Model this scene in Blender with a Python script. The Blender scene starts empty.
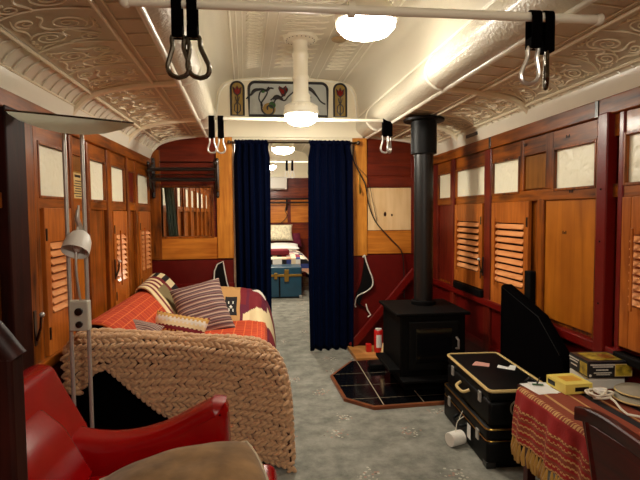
import bpy, bmesh, math, random
from mathutils import Vector, Matrix, Quaternion, noise
random.seed(7)
SC = bpy.context.scene
COL = SC.collection
PI = math.pi

# ---------------------------------------------------------------- materials
def s2l(c):
    return tuple((x/12.92 if x <= .04045 else ((x+.055)/1.055)**2.4) for x in [v/255 for v in c]) + (1,)
MATS = {}
def newmat(name):
    m = bpy.data.materials.new(name); m.use_nodes = True
    nt = m.node_tree; b = nt.nodes['Principled BSDF']
    return m, nt, b
def plain(name, col, rough=.5, metal=0, coat=0, bump=0, bscale=40, spec=.5, var=0, sheen=0, vscale=None):
    m, nt, b = newmat(name)
    c = s2l(col)
    b.inputs['Base Color'].default_value = c
    b.inputs['Roughness'].default_value = rough
    b.inputs['Metallic'].default_value = metal
    b.inputs['Coat Weight'].default_value = coat
    b.inputs['Coat Roughness'].default_value = .12
    b.inputs['Specular IOR Level'].default_value = spec
    b.inputs['Sheen Weight'].default_value = sheen
    tc = nt.nodes.new('ShaderNodeTexCoord')
    if bump or var:
        n = nt.nodes.new('ShaderNodeTexNoise'); n.inputs['Scale'].default_value = bscale; n.inputs['Detail'].default_value = 4
        nt.links.new(tc.outputs['Object'], n.inputs['Vector'])
        if bump:
            bp = nt.nodes.new('ShaderNodeBump'); bp.inputs['Strength'].default_value = bump; bp.inputs['Distance'].default_value = .01
            nt.links.new(n.outputs['Fac'], bp.inputs['Height']); nt.links.new(bp.outputs['Normal'], b.inputs['Normal'])
        if var:
            n2 = nt.nodes.new('ShaderNodeTexNoise'); n2.inputs['Scale'].default_value = vscale or bscale*.3; n2.inputs['Detail'].default_value = 5
            nt.links.new(tc.outputs['Object'], n2.inputs['Vector'])
            r = nt.nodes.new('ShaderNodeValToRGB')
            r.color_ramp.elements[0].position = .3; r.color_ramp.elements[1].position = .7
            r.color_ramp.elements[0].color = tuple(v*(1-var) for v in c[:3])+(1,)
            r.color_ramp.elements[1].color = tuple(min(1, v*(1+var*.6)) for v in c[:3])+(1,)
            nt.links.new(n2.outputs['Fac'], r.inputs['Fac']); nt.links.new(r.outputs['Color'], b.inputs['Base Color'])
    return m
def wood(name, dark, light, axis='z', rough=.28, coat=.5, scale=1.0, knots=False):
    m, nt, b = newmat(name)
    tc = nt.nodes.new('ShaderNodeTexCoord'); mp = nt.nodes.new('ShaderNodeMapping')
    st = {'x': (1.2, 14, 14), 'y': (14, 1.2, 14), 'z': (14, 14, 1.2)}[axis]
    mp.inputs['Scale'].default_value = tuple(v*scale for v in st)
    nt.links.new(tc.outputs['Object'], mp.inputs['Vector'])
    n = nt.nodes.new('ShaderNodeTexNoise'); n.inputs['Scale'].default_value = 2.2; n.inputs['Detail'].default_value = 7; n.inputs['Distortion'].default_value = .8
    nt.links.new(mp.outputs['Vector'], n.inputs['Vector'])
    n2 = nt.nodes.new('ShaderNodeTexNoise'); n2.inputs['Scale'].default_value = 3.5; n2.inputs['Detail'].default_value = 3
    nt.links.new(tc.outputs['Object'], n2.inputs['Vector'])
    ad = nt.nodes.new('ShaderNodeMath'); ad.operation = 'MULTIPLY_ADD'; ad.inputs[1].default_value = .45
    nt.links.new(n2.outputs['Fac'], ad.inputs[0]); 
    ml = nt.nodes.new('ShaderNodeMath'); ml.operation = 'MULTIPLY'; ml.inputs[1].default_value = .6
    nt.links.new(n.outputs['Fac'], ml.inputs[0]); nt.links.new(ml.outputs[0], ad.inputs[2])
    r = nt.nodes.new('ShaderNodeValToRGB')
    r.color_ramp.elements[0].position = .36; r.color_ramp.elements[0].color = s2l(dark)
    r.color_ramp.elements[1].position = .66; r.color_ramp.elements[1].color = s2l(light)
    nt.links.new(ad.outputs[0], r.inputs['Fac'])
    last = r.outputs['Color']
    if knots:
        v = nt.nodes.new('ShaderNodeTexVoronoi'); v.inputs['Scale'].default_value = 2.6
        nt.links.new(tc.outputs['Object'], v.inputs['Vector'])
        kr = nt.nodes.new('ShaderNodeValToRGB'); kr.color_ramp.elements[0].position = .06; kr.color_ramp.elements[1].position = .1
        nt.links.new(v.outputs['Distance'], kr.inputs['Fac'])
        mx = nt.nodes.new('ShaderNodeMix'); mx.data_type = 'RGBA'; mx.inputs[6].default_value = s2l((90, 50, 20))
        nt.links.new(kr.outputs['Color'], mx.inputs[0]); nt.links.new(last, mx.inputs[7]); last = mx.outputs[2]
    nt.links.new(last, b.inputs['Base Color'])
    b.inputs['Roughness'].default_value = rough
    b.inputs['Coat Weight'].default_value = coat*.6; b.inputs['Coat Roughness'].default_value = .10; b.inputs['Specular IOR Level'].default_value = .3
    bp = nt.nodes.new('ShaderNodeBump'); bp.inputs['Strength'].default_value = .12; bp.inputs['Distance'].default_value = .004
    nt.links.new(n.outputs['Fac'], bp.inputs['Height']); nt.links.new(bp.outputs['Normal'], b.inputs['Normal'])
    return m
def emit(name, col, strength):
    m, nt, b = newmat(name)
    b.inputs['Base Color'].default_value = s2l(col)
    b.inputs['Emission Color'].default_value = s2l(col); b.inputs['Emission Strength'].default_value = strength
    return m
def stripes(name, cols, axis='x', freq=30, rough=.9, distort=.0, sheen=.3):
    """bands of woven colour along one object axis"""
    m, nt, b = newmat(name)
    tc = nt.nodes.new('ShaderNodeTexCoord'); sp = nt.nodes.new('ShaderNodeSeparateXYZ')
    nt.links.new(tc.outputs['Object'], sp.inputs[0])
    ml = nt.nodes.new('ShaderNodeMath'); ml.operation = 'MULTIPLY'; ml.inputs[1].default_value = freq
    nt.links.new(sp.outputs['XYZ'.index(axis.upper())], ml.inputs[0])
    fr = nt.nodes.new('ShaderNodeMath'); fr.operation = 'FRACT'; nt.links.new(ml.outputs[0], fr.inputs[0])
    r = nt.nodes.new('ShaderNodeValToRGB'); r.color_ramp.interpolation = 'CONSTANT'
    e = r.color_ramp.elements
    while len(e) < len(cols): e.new(.5)
    for i, c in enumerate(cols): e[i].position = i/len(cols); e[i].color = s2l(c)
    nt.links.new(fr.outputs[0], r.inputs['Fac']); nt.links.new(r.outputs['Color'], b.inputs['Base Color'])
    b.inputs['Roughness'].default_value = rough; b.inputs['Sheen Weight'].default_value = sheen
    return m

M = {}
M['wood_v'] = wood('varnished_wood_upright', (56, 22, 3), (160, 84, 18), 'z', coat=.15, rough=.36)
M['wood_y'] = wood('varnished_wood_rail', (58, 24, 3), (164, 88, 18), 'y', coat=.15, rough=.36)
M['wood_x'] = wood('varnished_wood_cross', (70, 22, 4), (142, 56, 10), 'x', coat=.15, rough=.36)
M['wood_red'] = wood('red_stained_wood', (70, 14, 8), (116, 34, 18), 'z', coat=.12, rough=.36)
M['wood_redx'] = wood('red_stained_wood_cross', (72, 16, 6), (114, 36, 12), 'x', coat=.12, rough=.36)
M['honey'] = wood('honey_pine', (166, 96, 26), (212, 140, 54), 'z', rough=.34, coat=.2)
M['honey_x'] = wood('honey_pine_cross', (160, 86, 22), (206, 128, 46), 'x', rough=.34, coat=.2)
M['panel'] = wood('amber_plywood', (142, 76, 12), (184, 108, 26), 'z', rough=.38, scale=.5, coat=.15)
M['olive'] = wood('olive_brown_panel', (104, 62, 22), (140, 90, 36), 'z')
M['shutter'] = wood('shutter_cedar', (138, 68, 18), (196, 112, 42), 'z', rough=.34, coat=.15)
M['slat'] = wood('slat_cedar', (208, 128, 70), (242, 172, 112), 'y', rough=.3)
M['pale'] = wood('bare_plywood', (212, 172, 118), (232, 198, 148), 'z', rough=.5, coat=.1, scale=.5)
M['maroon'] = plain('maroon_paint', (92, 11, 6), .4, coat=.05, spec=.3, bump=.05, bscale=60, var=.12)
M['maroon_post'] = plain('maroon_gloss_paint', (104, 13, 8), .34, coat=.08, spec=.35, bump=.05, bscale=60, var=.1)
M['darkwood'] = wood('dark_mahogany', (22, 7, 5), (52, 16, 10), 'z', rough=.5, coat=0)
M['darkwood'].node_tree.nodes['Principled BSDF'].inputs['Specular IOR Level'].default_value = .12
M['cream'] = plain('cream_gloss_paint', (240, 235, 216), .3, coat=.25, bump=.06, bscale=30)
M['cream_centre'] = plain('dimmed_ceiling_cream', (212, 205, 184), .34, coat=.2, bump=.1, bscale=30)  # cream toned down: the centre's weaker light is put into the colour
M['cream_h'] = plain('cream_paint_panel', (238, 228, 200), .4, bump=.04, bscale=20)
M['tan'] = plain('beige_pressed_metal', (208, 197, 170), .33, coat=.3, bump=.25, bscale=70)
M['tan_line'] = plain('cream_relief_paint', (248, 238, 208), .3, coat=.3)
M['shade_tan'] = plain('beige_flat_paint', (168, 138, 96), .38, coat=.2, bump=.2, bscale=60)
M['pipe_cream'] = plain('embossed_cream_gloss', (214, 206, 184), .32, coat=.3, bump=.8, bscale=60)
M['black'] = plain('black_enamel', (4, 4, 5), .5, spec=.2)
M['iron'] = plain('black_cast_iron', (4, 3, 3), .65, bump=.2, bscale=60, spec=.12)
M['iron_gloss'] = plain('black_bracket_paint', (16, 12, 12), .3, coat=.4)
M['blackcloth'] = plain('black_cloth', (4, 3, 4), .95, spec=.02)
M['chrome'] = plain('polished_steel', (214, 210, 204), .3, metal=.85)
M['steel'] = plain('brushed_steel', (196, 192, 184), .42, metal=.7)
M['darksteel'] = plain('darkened_steel', (96, 90, 80), .25, metal=1)
M['brass'] = plain('old_brass', (186, 146, 70), .35, metal=1)
M['goldtrim'] = plain('tan_hide_binding', (206, 178, 116), .5)
M['leather'] = plain('red_leather', (140, 2, 4), .26, coat=0, spec=.45, bump=.06, bscale=120, var=.15, vscale=5)
M['suede'] = plain('beige_suede', (128, 98, 64), .9, sheen=.12, spec=.1, bump=.25, bscale=30, var=.4, vscale=11)
M['suede_pipe'] = plain('beige_piping', (166, 150, 122), .8)
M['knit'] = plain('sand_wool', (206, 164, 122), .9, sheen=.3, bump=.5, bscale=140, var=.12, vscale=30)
M['knit_gap_shade'] = plain('stitch_gap_shade', (70, 42, 26), 1)  # shade between the stitches, painted as a dark colour on the underlying sheet
M['velvet'] = plain('navy_velvet', (2, 5, 24), .8, sheen=.07, spec=.04, bump=.1, bscale=60, var=.2)
M['velvet'].node_tree.nodes['Principled BSDF'].inputs['Sheen Tint'].default_value = s2l((20, 90, 190))
M['paper'] = plain('white_paper', (226, 226, 220), .7)
M['white'] = plain('white_plastic', (226, 222, 212), .4)
M['greymetal'] = plain('grey_green_lacquer', (188, 190, 168), .38, metal=0, coat=.15)
M['yellowbox'] = plain('yellow_card', (226, 204, 98), .5, var=.06, bscale=30)
M['blackcard'] = plain('black_card', (14, 14, 22), .3, coat=.3)
M['whitecard'] = plain('white_card', (216, 212, 200), .5)
M['greyfab'] = plain('grey_vinyl', (146, 138, 120), .4, bump=.2, bscale=60)
M['redcan'] = plain('red_tin', (196, 24, 20), .35, coat=.4)
M['ochre'] = plain('ochre_print', (206, 150, 50), .5)
M['boardwood'] = wood('hearth_board_wood', (150, 96, 44), (196, 138, 76), 'x', rough=.4, coat=.1)
M['borderwood'] = wood('hearth_border_wood', (96, 44, 22), (140, 78, 42), 'x', rough=.35)
M['tile'] = plain('black_glazed_tile', (12, 12, 14), .14, coat=.4)
M['grout'] = plain('grey_grout', (150, 136, 112), .9)
M['teal'] = plain('teal_trunk_vinyl', (18, 66, 88), .4, coat=.2, var=.2, bscale=30)
M['gold'] = plain('gold_fringe_thread', (176, 130, 50), .6, sheen=.4)
M['cable'] = plain('black_rubber', (14, 12, 12), .5)
M['wcable'] = plain('white_cord', (222, 214, 194), .5)
M['chairwood'] = wood('red_brown_chair_wood', (40, 6, 3), (78, 15, 7), 'y', rough=.4, coat=.15)
M['braid_white'] = plain('white_braid', (220, 214, 200), .7)
M['greencurtain'] = plain('grey_green_cloth', (92, 104, 84), .8)
M['lampglass'] = emit('lit_lamp_glass', (255, 246, 230), 11)
M['lampglass_far'] = emit('lit_lamp_glass_small', (255, 246, 228), 44)
M['pink'] = plain('pink_label', (206, 150, 136), .6)

def frosted():
    m, nt, b = newmat('embossed_frosted_glass')
    b.inputs['Base Color'].default_value = s2l((238, 234, 208)); b.inputs['Roughness'].default_value = .35
    tc = nt.nodes.new('ShaderNodeTexCoord')
    w = nt.nodes.new('ShaderNodeTexVoronoi'); w.inputs['Scale'].default_value = 26; w.feature = 'SMOOTH_F1'
    nz = nt.nodes.new('ShaderNodeTexNoise'); nz.inputs['Scale'].default_value = 12
    mx = nt.nodes.new('ShaderNodeMix'); mx.data_type = 'RGBA'; mx.inputs[0].default_value = .12
    nt.links.new(tc.outputs['Object'], nz.inputs['Vector']); nt.links.new(tc.outputs['Object'], mx.inputs[6]); nt.links.new(nz.outputs['Color'], mx.inputs[7])
    nt.links.new(mx.outputs[2], w.inputs['Vector'])
    bp = nt.nodes.new('ShaderNodeBump'); bp.inputs['Strength'].default_value = .45; bp.inputs['Distance'].default_value = .01
    nt.links.new(w.outputs['Distance'], bp.inputs['Height']); nt.links.new(bp.outputs['Normal'], b.inputs['Normal'])
    return m
M['frost'] = frosted()
def glass():
    m, nt, b = newmat('clear_window_glass')
    b.inputs['Base Color'].default_value = (1, 1, 1, 1); b.inputs['Roughness'].default_value = 0
    b.inputs['Transmission Weight'].default_value = 1; b.inputs['IOR'].default_value = 1.1
    return m
M['glass'] = glass()
def carpet():
    m, nt, b = newmat('grey_floral_carpet'); L = nt.links.new
    tc = nt.nodes.new('ShaderNodeTexCoord')
    n = nt.nodes.new('ShaderNodeTexNoise'); n.inputs['Scale'].default_value = 7; n.inputs['Detail'].default_value = 8; n.inputs['Roughness'].default_value = .7
    L(tc.outputs['Object'], n.inputs['Vector'])
    r = nt.nodes.new('ShaderNodeValToRGB'); e = r.color_ramp.elements
    e[0].position = .32; e[0].color = s2l((104, 104, 96)); e[1].position = .68; e[1].color = s2l((158, 156, 144))
    L(n.outputs['Fac'], r.inputs['Fac'])
    v = nt.nodes.new('ShaderNodeTexVoronoi'); v.voronoi_dimensions = '2D'; v.inputs['Scale'].default_value = 2.6; v.inputs['Randomness'].default_value = .55
    L(tc.outputs['Object'], v.inputs['Vector'])
    lt = nt.nodes.new('ShaderNodeMapRange'); lt.inputs['From Min'].default_value = .03; lt.inputs['From Max'].default_value = .22; lt.inputs['To Min'].default_value = 1; lt.inputs['To Max'].default_value = 0
    L(v.outputs['Distance'], lt.inputs['Value'])
    f = nt.nodes.new('ShaderNodeTexVoronoi'); f.voronoi_dimensions = '2D'; f.inputs['Scale'].default_value = 48
    L(tc.outputs['Object'], f.inputs['Vector'])
    f2 = nt.nodes.new('ShaderNodeMath'); f2.operation = 'LESS_THAN'; f2.inputs[1].default_value = .36
    L(f.outputs['Distance'], f2.inputs[0])
    g = nt.nodes.new('ShaderNodeSeparateColor'); L(f.outputs['Color'], g.inputs[0])
    g2 = nt.nodes.new('ShaderNodeMath'); g2.operation = 'MULTIPLY'; L(lt.outputs[0], g2.inputs[0]); L(f2.outputs[0], g2.inputs[1])
    g3 = nt.nodes.new('ShaderNodeMath'); g3.operation = 'GREATER_THAN'; L(g2.outputs[0], g3.inputs[0]); L(g.outputs[0], g3.inputs[1])
    cr = nt.nodes.new('ShaderNodeValToRGB'); cr.color_ramp.interpolation = 'CONSTANT'; e = cr.color_ramp.elements
    e[0].color = s2l((186, 178, 160)); e[1].position = .4; e[1].color = s2l((170, 128, 112)); x = e.new(.7); x.color = s2l((96, 76, 66)); x = e.new(.82); x.color = s2l((200, 196, 180))
    L(g.outputs[1], cr.inputs['Fac'])
    mf = nt.nodes.new('ShaderNodeMath'); mf.operation = 'MULTIPLY'; mf.inputs[1].default_value = .75; L(g3.outputs[0], mf.inputs[0])
    mx = nt.nodes.new('ShaderNodeMix'); mx.data_type = 'RGBA'
    L(mf.outputs[0], mx.inputs[0]); L(r.outputs['Color'], mx.inputs[6]); L(cr.outputs['Color'], mx.inputs[7]); L(mx.outputs[2], b.inputs['Base Color'])
    b.inputs['Roughness'].default_value = .95; b.inputs['Specular IOR Level'].default_value = .15
    n3 = nt.nodes.new('ShaderNodeTexNoise'); n3.inputs['Scale'].default_value = 220; L(tc.outputs['Object'], n3.inputs['Vector'])
    bp = nt.nodes.new('ShaderNodeBump'); bp.inputs['Strength'].default_value = .6; bp.inputs['Distance'].default_value = .01
    L(n3.outputs['Fac'], bp.inputs['Height']); L(bp.outputs['Normal'], b.inputs['Normal'])
    return m
M['carpet'] = carpet()
def plaid():
    m, nt, b = newmat('orange_check_weave'); L = nt.links.new
    tc = nt.nodes.new('ShaderNodeTexCoord'); uvn = nt.nodes.new('ShaderNodeUVMap')
    br = nt.nodes.new('ShaderNodeTexBrick'); br.offset = 0; br.inputs['Scale'].default_value = 14
    br.inputs['Color1'].default_value = s2l((188, 60, 20)); br.inputs['Color2'].default_value = s2l((172, 50, 16)); br.inputs['Mortar'].default_value = s2l((214, 104, 50))
    br.inputs['Mortar Size'].default_value = .03; br.inputs['Brick Width'].default_value = .5; br.inputs['Row Height'].default_value = .5
    L(uvn.outputs[0], br.inputs['Vector']); L(br.outputs['Color'], b.inputs['Base Color'])
    b.inputs['Roughness'].default_value = .9; b.inputs['Sheen Weight'].default_value = .0
    n3 = nt.nodes.new('ShaderNodeTexNoise'); n3.inputs['Scale'].default_value = 150; L(tc.outputs['Object'], n3.inputs['Vector'])
    bp = nt.nodes.new('ShaderNodeBump'); bp.inputs['Strength'].default_value = .4; bp.inputs['Distance'].default_value = .01
    L(n3.outputs['Fac'], bp.inputs['Height']); L(bp.outputs['Normal'], b.inputs['Normal'])
    return m
M['plaid'] = plaid()
def bowlglass():
    m, nt, b = newmat('frosted_grey_bowl_glass')
    b.inputs['Base Color'].default_value = s2l((206, 208, 188)); b.inputs['Roughness'].default_value = .35
    tr = nt.nodes.new('ShaderNodeBsdfTranslucent'); tr.inputs['Color'].default_value = s2l((222, 226, 206))
    mx = nt.nodes.new('ShaderNodeMixShader'); mx.inputs[0].default_value = .6
    nt.links.new(b.outputs[0], mx.inputs[1]); nt.links.new(tr.outputs[0], mx.inputs[2])
    nt.links.new(mx.outputs[0], nt.nodes['Material Output'].inputs['Surface'])
    return m
M['bowl'] = bowlglass()
def perf():
    m, nt, b = newmat('perforated_black_steel'); L = nt.links.new
    tc = nt.nodes.new('ShaderNodeTexCoord'); v = nt.nodes.new('ShaderNodeTexVoronoi'); v.inputs['Scale'].default_value = 75; v.inputs['Randomness'].default_value = .1
    L(tc.outputs['Object'], v.inputs['Vector'])
    r = nt.nodes.new('ShaderNodeValToRGB'); r.color_ramp.elements[0].position = .32; r.color_ramp.elements[1].position = .42
    r.color_ramp.elements[0].color = (.001, .001, .001, 1); r.color_ramp.elements[1].color = s2l((20, 19, 18))
    L(v.outputs['Distance'], r.inputs['Fac']); L(r.outputs['Color'], b.inputs['Base Color']); b.inputs['Roughness'].default_value = .4
    return m
M['perf'] = perf()
def flat(name, c, r=.85): 
    return plain(name, c, r, bump=.2, bscale=90)
F_MAROON = flat('maroon_patch_cloth', (116, 18, 30)); F_TAN = flat('tan_patch_cloth', (186, 140, 84)); F_CREAM = flat('cream_patch_cloth', (226, 206, 160))
F_BLACK = flat('black_patch_cloth', (18, 12, 14)); F_KHAKI = flat('khaki_patch_cloth', (128, 112, 76)); F_WHITE = flat('white_patch_cloth', (226, 220, 206))
F_GREEN = flat('green_yarn', (70, 110, 80)); F_GOLD = flat('gold_yarn', (202, 160, 84)); F_RED = flat('red_runner_weave', (150, 20, 18)); F_RUST = flat('rust_runner_weave', (132, 56, 30))
F_PINK = flat('pink_print_cloth', (196, 140, 126)); F_BLUE = flat('blue_print_cloth', (44, 56, 110))
F_PURP = flat('plum_patch_cloth', (96, 14, 44))

# ---------------------------------------------------------------- mesh building
class MB:
    def __init__(s): s.bm = bmesh.new(); s.uv = None
    def box(s, x0, x1, y0, y1, z0, z1, bev=0, rot=None, seg=2):
        x0, x1 = min(x0, x1), max(x0, x1); y0, y1 = min(y0, y1), max(y0, y1); z0, z1 = min(z0, z1), max(z0, z1)
        t = bmesh.new(); bmesh.ops.create_cube(t, size=1)
        c = Vector(((x0+x1)/2, (y0+y1)/2, (z0+z1)/2))
        for v in t.verts: v.co = Vector((v.co.x*(x1-x0), v.co.y*(y1-y0), v.co.z*(z1-z0)))
        if bev: bmesh.ops.bevel(t, geom=list(t.edges), offset=min(bev, .45*min(x1-x0, y1-y0, z1-z0)), segments=seg, affect='EDGES', profile=.5)
        R = rot if rot is not None else Matrix.Identity(3)
        for v in t.verts: v.co = R @ v.co + c
        s._merge(t); return s
    def _merge(s, t):
        me = bpy.data.meshes.new('t'); t.to_mesh(me); t.free(); s.bm.from_mesh(me); bpy.data.meshes.remove(me)
    def tube(s, pts, r, closed=False, n=8, caps=True):
        pts = [Vector(p) for p in pts]
        N = len(pts); rings = []
        rr = r if isinstance(r, (list, tuple)) else [r]*N
        up = None
        for i, p in enumerate(pts):
            a = pts[(i-1) % N] if (closed or i > 0) else p; b = pts[(i+1) % N] if (closed or i < N-1) else p
            d = (b-a)
            if d.length < 1e-9: d = Vector((0, 0, 1))
            d.normalize()
            if up is None: up = Vector((0, 0, 1)) if abs(d.z) < .9 else Vector((0, 1, 0))
            sx = d.cross(up)
            if sx.length < 1e-5: sx = d.cross(Vector((1, 0, 0)))
            sx.normalize(); up = sx.cross(d).normalized()
            rings.append([s.bm.verts.new(p + (sx*math.cos(2*PI*k/n) + up*math.sin(2*PI*k/n))*rr[i]) for k in range(n)])
        for i in range(N if closed else N-1):
            A, B = rings[i], rings[(i+1) % N]
            for k in range(n):
                s.bm.faces.new((A[k], A[(k+1) % n], B[(k+1) % n], B[k]))
        if not closed and caps:
            s.bm.faces.new(rings[0]); s.bm.faces.new(rings[-1][::-1])
        return s
    def lathe(s, prof, c=(0, 0, 0), n=32, mat=None, arc=2*PI):
        c = Vector(c); R = mat or Matrix.Identity(3); rings = []
        for (r, z) in prof:
            rings.append([s.bm.verts.new(c + R @ Vector((max(r, 1e-4)*math.cos(arc*k/n), max(r, 1e-4)*math.sin(arc*k/n), z))) for k in range(n)])
        for A, B in zip(rings, rings[1:]):
            for k in range(n): s.bm.faces.new((A[k], A[(k+1) % n], B[(k+1) % n], B[k]))
        return s
    def prism(s, poly, d0, d1, axis='y', bev=0):
        """poly of 2-D points extruded along an axis: x -> (y,z), y -> (x,z), z -> (x,y)"""
        def P(a, b, d): return {'x': (d, a, b), 'y': (a, d, b), 'z': (a, b, d)}[axis]
        t = bmesh.new()
        A = [t.verts.new(P(a, b, d0)) for a, b in poly]; B = [t.verts.new(P(a, b, d1)) for a, b in poly]
        t.faces.new(A); t.faces.new(B[::-1]); n = len(poly)
        for k in range(n): t.faces.new((A[k], B[k], B[(k+1) % n], A[(k+1) % n]))
        bmesh.ops.recalc_face_normals(t, faces=t.faces)
        if bev: bmesh.ops.bevel(t, geom=list(t.edges), offset=bev, segments=3, affect='EDGES', profile=.5)
        s._merge(t); return s
    def grid(s, fn, nu, nv, matfn=None, thick=0, closed_u=False):
        uv = s.bm.loops.layers.uv.verify()
        V = [[s.bm.verts.new(fn(i/nu, j/nv)) for j in range(nv+1)] for i in range(nu+1)]
        fs = []
        for i in range(nu):
            for j in range(nv):
                try: f = s.bm.faces.new((V[i][j], V[i+1][j], V[i+1][j+1], V[i][j+1]))
                except ValueError: continue
                if matfn: f.material_index = matfn((i+.5)/nu, (j+.5)/nv)
                for l, (a, b) in zip(f.loops, ((i, j), (i+1, j), (i+1, j+1), (i, j+1))): l[uv].uv = (a/nu, b/nv)
                fs.append(f)
        if thick:
            s.thick = thick
        return s
    def ell(s, c, ax, R=None, sub=2):
        t = bmesh.new(); bmesh.ops.create_icosphere(t, subdivisions=sub, radius=1)
        R = R or Matrix.Identity(3); c = Vector(c)
        for v in t.verts: v.co = R @ Vector((v.co.x*ax[0], v.co.y*ax[1], v.co.z*ax[2])) + c
        s._merge(t); return s
def rootof(p):
    while p.parent: p = p.parent
    return p
def part(name, mb, mat, parent=None, smooth=False, solid=0, sub=0, autos=True, at=None):
    me = bpy.data.meshes.new(name)
    bmesh.ops.recalc_face_normals(mb.bm, faces=mb.bm.faces) if not solid else None
    mb.bm.to_mesh(me); mb.bm.free()
    o = bpy.data.objects.new(name, me); COL.objects.link(o)
    for m in (mat if isinstance(mat, (list, tuple)) else [mat]): me.materials.append(m)
    if parent:
        o.parent = parent; me.transform(Matrix.Translation(-rootof(parent).location))
    elif at is not None:
        o.location = at; me.transform(Matrix.Translation(-Vector(at)))
    if smooth:
        for p in me.polygons: p.use_smooth = True
        if autos: 
            try: me.set_sharp_from_angle(angle=math.radians(42))
            except Exception: pass
    if solid:
        md = o.modifiers.new('Thickness', 'SOLIDIFY'); md.thickness = solid; md.offset = 0
    if sub:
        md = o.modifiers.new('Smooth', 'SUBSURF'); md.levels = sub; md.render_levels = sub
    return o
def thing(name, label, cat, loc, group=None):
    o = bpy.data.objects.new(name, None); COL.objects.link(o); o.location = loc; o.empty_display_size = .1
    o['label'] = label; o['category'] = cat
    if group: o['group'] = group
    return o
def tag(o, label, cat, group=None):
    o['label'] = label; o['category'] = cat
    if group: o['group'] = group
    return o
def structure(o):
    o['kind'] = 'structure'; return o
def copy_tree(o, parent=None):
    c = o.copy(); COL.objects.link(c)
    if parent: c.parent = parent
    for ch in [x for x in bpy.data.objects if x.parent == o]: copy_tree(ch, c)
    return c

# ---------------------------------------------------------------- room dimensions
XL, XR, YP, YB, YE = -1.09, 1.66, 4.75, -1.6, 10.2
PT = .08      # partition thickness
def sk(y): return .04*(YP-y) if y < YP else 0.0
LC = [(0, 1.88), (.05, 1.955), (.12, 2.02), (.25, 2.062), (.40, 2.087), (.545, 2.10)]   # distance from wall, height
RC = [(0, 1.90), (.03, 1.955), (.11, 2.02), (.24, 2.06), (.46, 2.085), (.65, 2.10)]
def interp(P, t):
    t = max(0, min(1, t))*(len(P)-1); i = min(int(t), len(P)-2); f = t-i
    p0 = P[max(i-1, 0)]; p1 = P[i]; p2 = P[i+1]; p3 = P[min(i+2, len(P)-1)]
    return tuple(.5*((2*b)+(-a+c)*f+(2*a-5*b+4*c-d)*f*f+(-a+3*b-3*c+d)*f**3) for a, b, c, d in zip(p0, p1, p2, p3))
def cove(side, t, y, drop=0):
    """point on the curved side ceiling; t 0 at the wall, 1 at the inner lip"""
    if side < 0:
        d, z = interp(LC, t); x = XL+d*(1+sk(y)/.545)
    else:
        d, z = interp(RC, t); x = XR-d*(1-sk(y)/.65)
    d2, z2 = interp(LC if side < 0 else RC, min(1, t+.02)); d1, z1 = interp(LC if side < 0 else RC, max(0, t-.02))
    n = Vector(((z2-z1), 0, -(d2-d1))); n.normalize()
    if side > 0: n.x = -n.x
    return Vector((x, y, z)) + n*drop
CLE = [(-.47, 2.28), (-.455, 2.40), (-.43, 2.52), (-.36, 2.60), (-.22, 2.635), (0, 2.655), (.24, 2.665), (.48, 2.655), (.70, 2.635), (.84, 2.60), (.905, 2.52), (.925, 2.40), (.935, 2.28)]

# camera
H = 1.35; f = 485.
yaw = math.atan(54.76/f); pit = -math.atan(27.48/f*math.cos(yaw)); ro = math.radians(.5)
cd = bpy.data.cameras.new('camera'); cam = bpy.data.objects.new('camera', cd); COL.objects.link(cam); SC.camera = cam
cd.sensor_width = 36; cd.lens = f*36/640; cd.clip_start = .02
Rm = Matrix.Rotation(-yaw, 4, 'Z') @ Matrix.Rotation(PI/2+pit, 4, 'X') @ Matrix.Rotation(-ro, 4, 'Z')
cam.matrix_world = Matrix.Translation((0, 0, H)) @ Rm

# ================================================================ SETTING
fl = structure(part('floor', MB().box(XL-.05, XR+.05, YB-.05, YE+.05, -.06, 0), M['carpet']))

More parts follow.
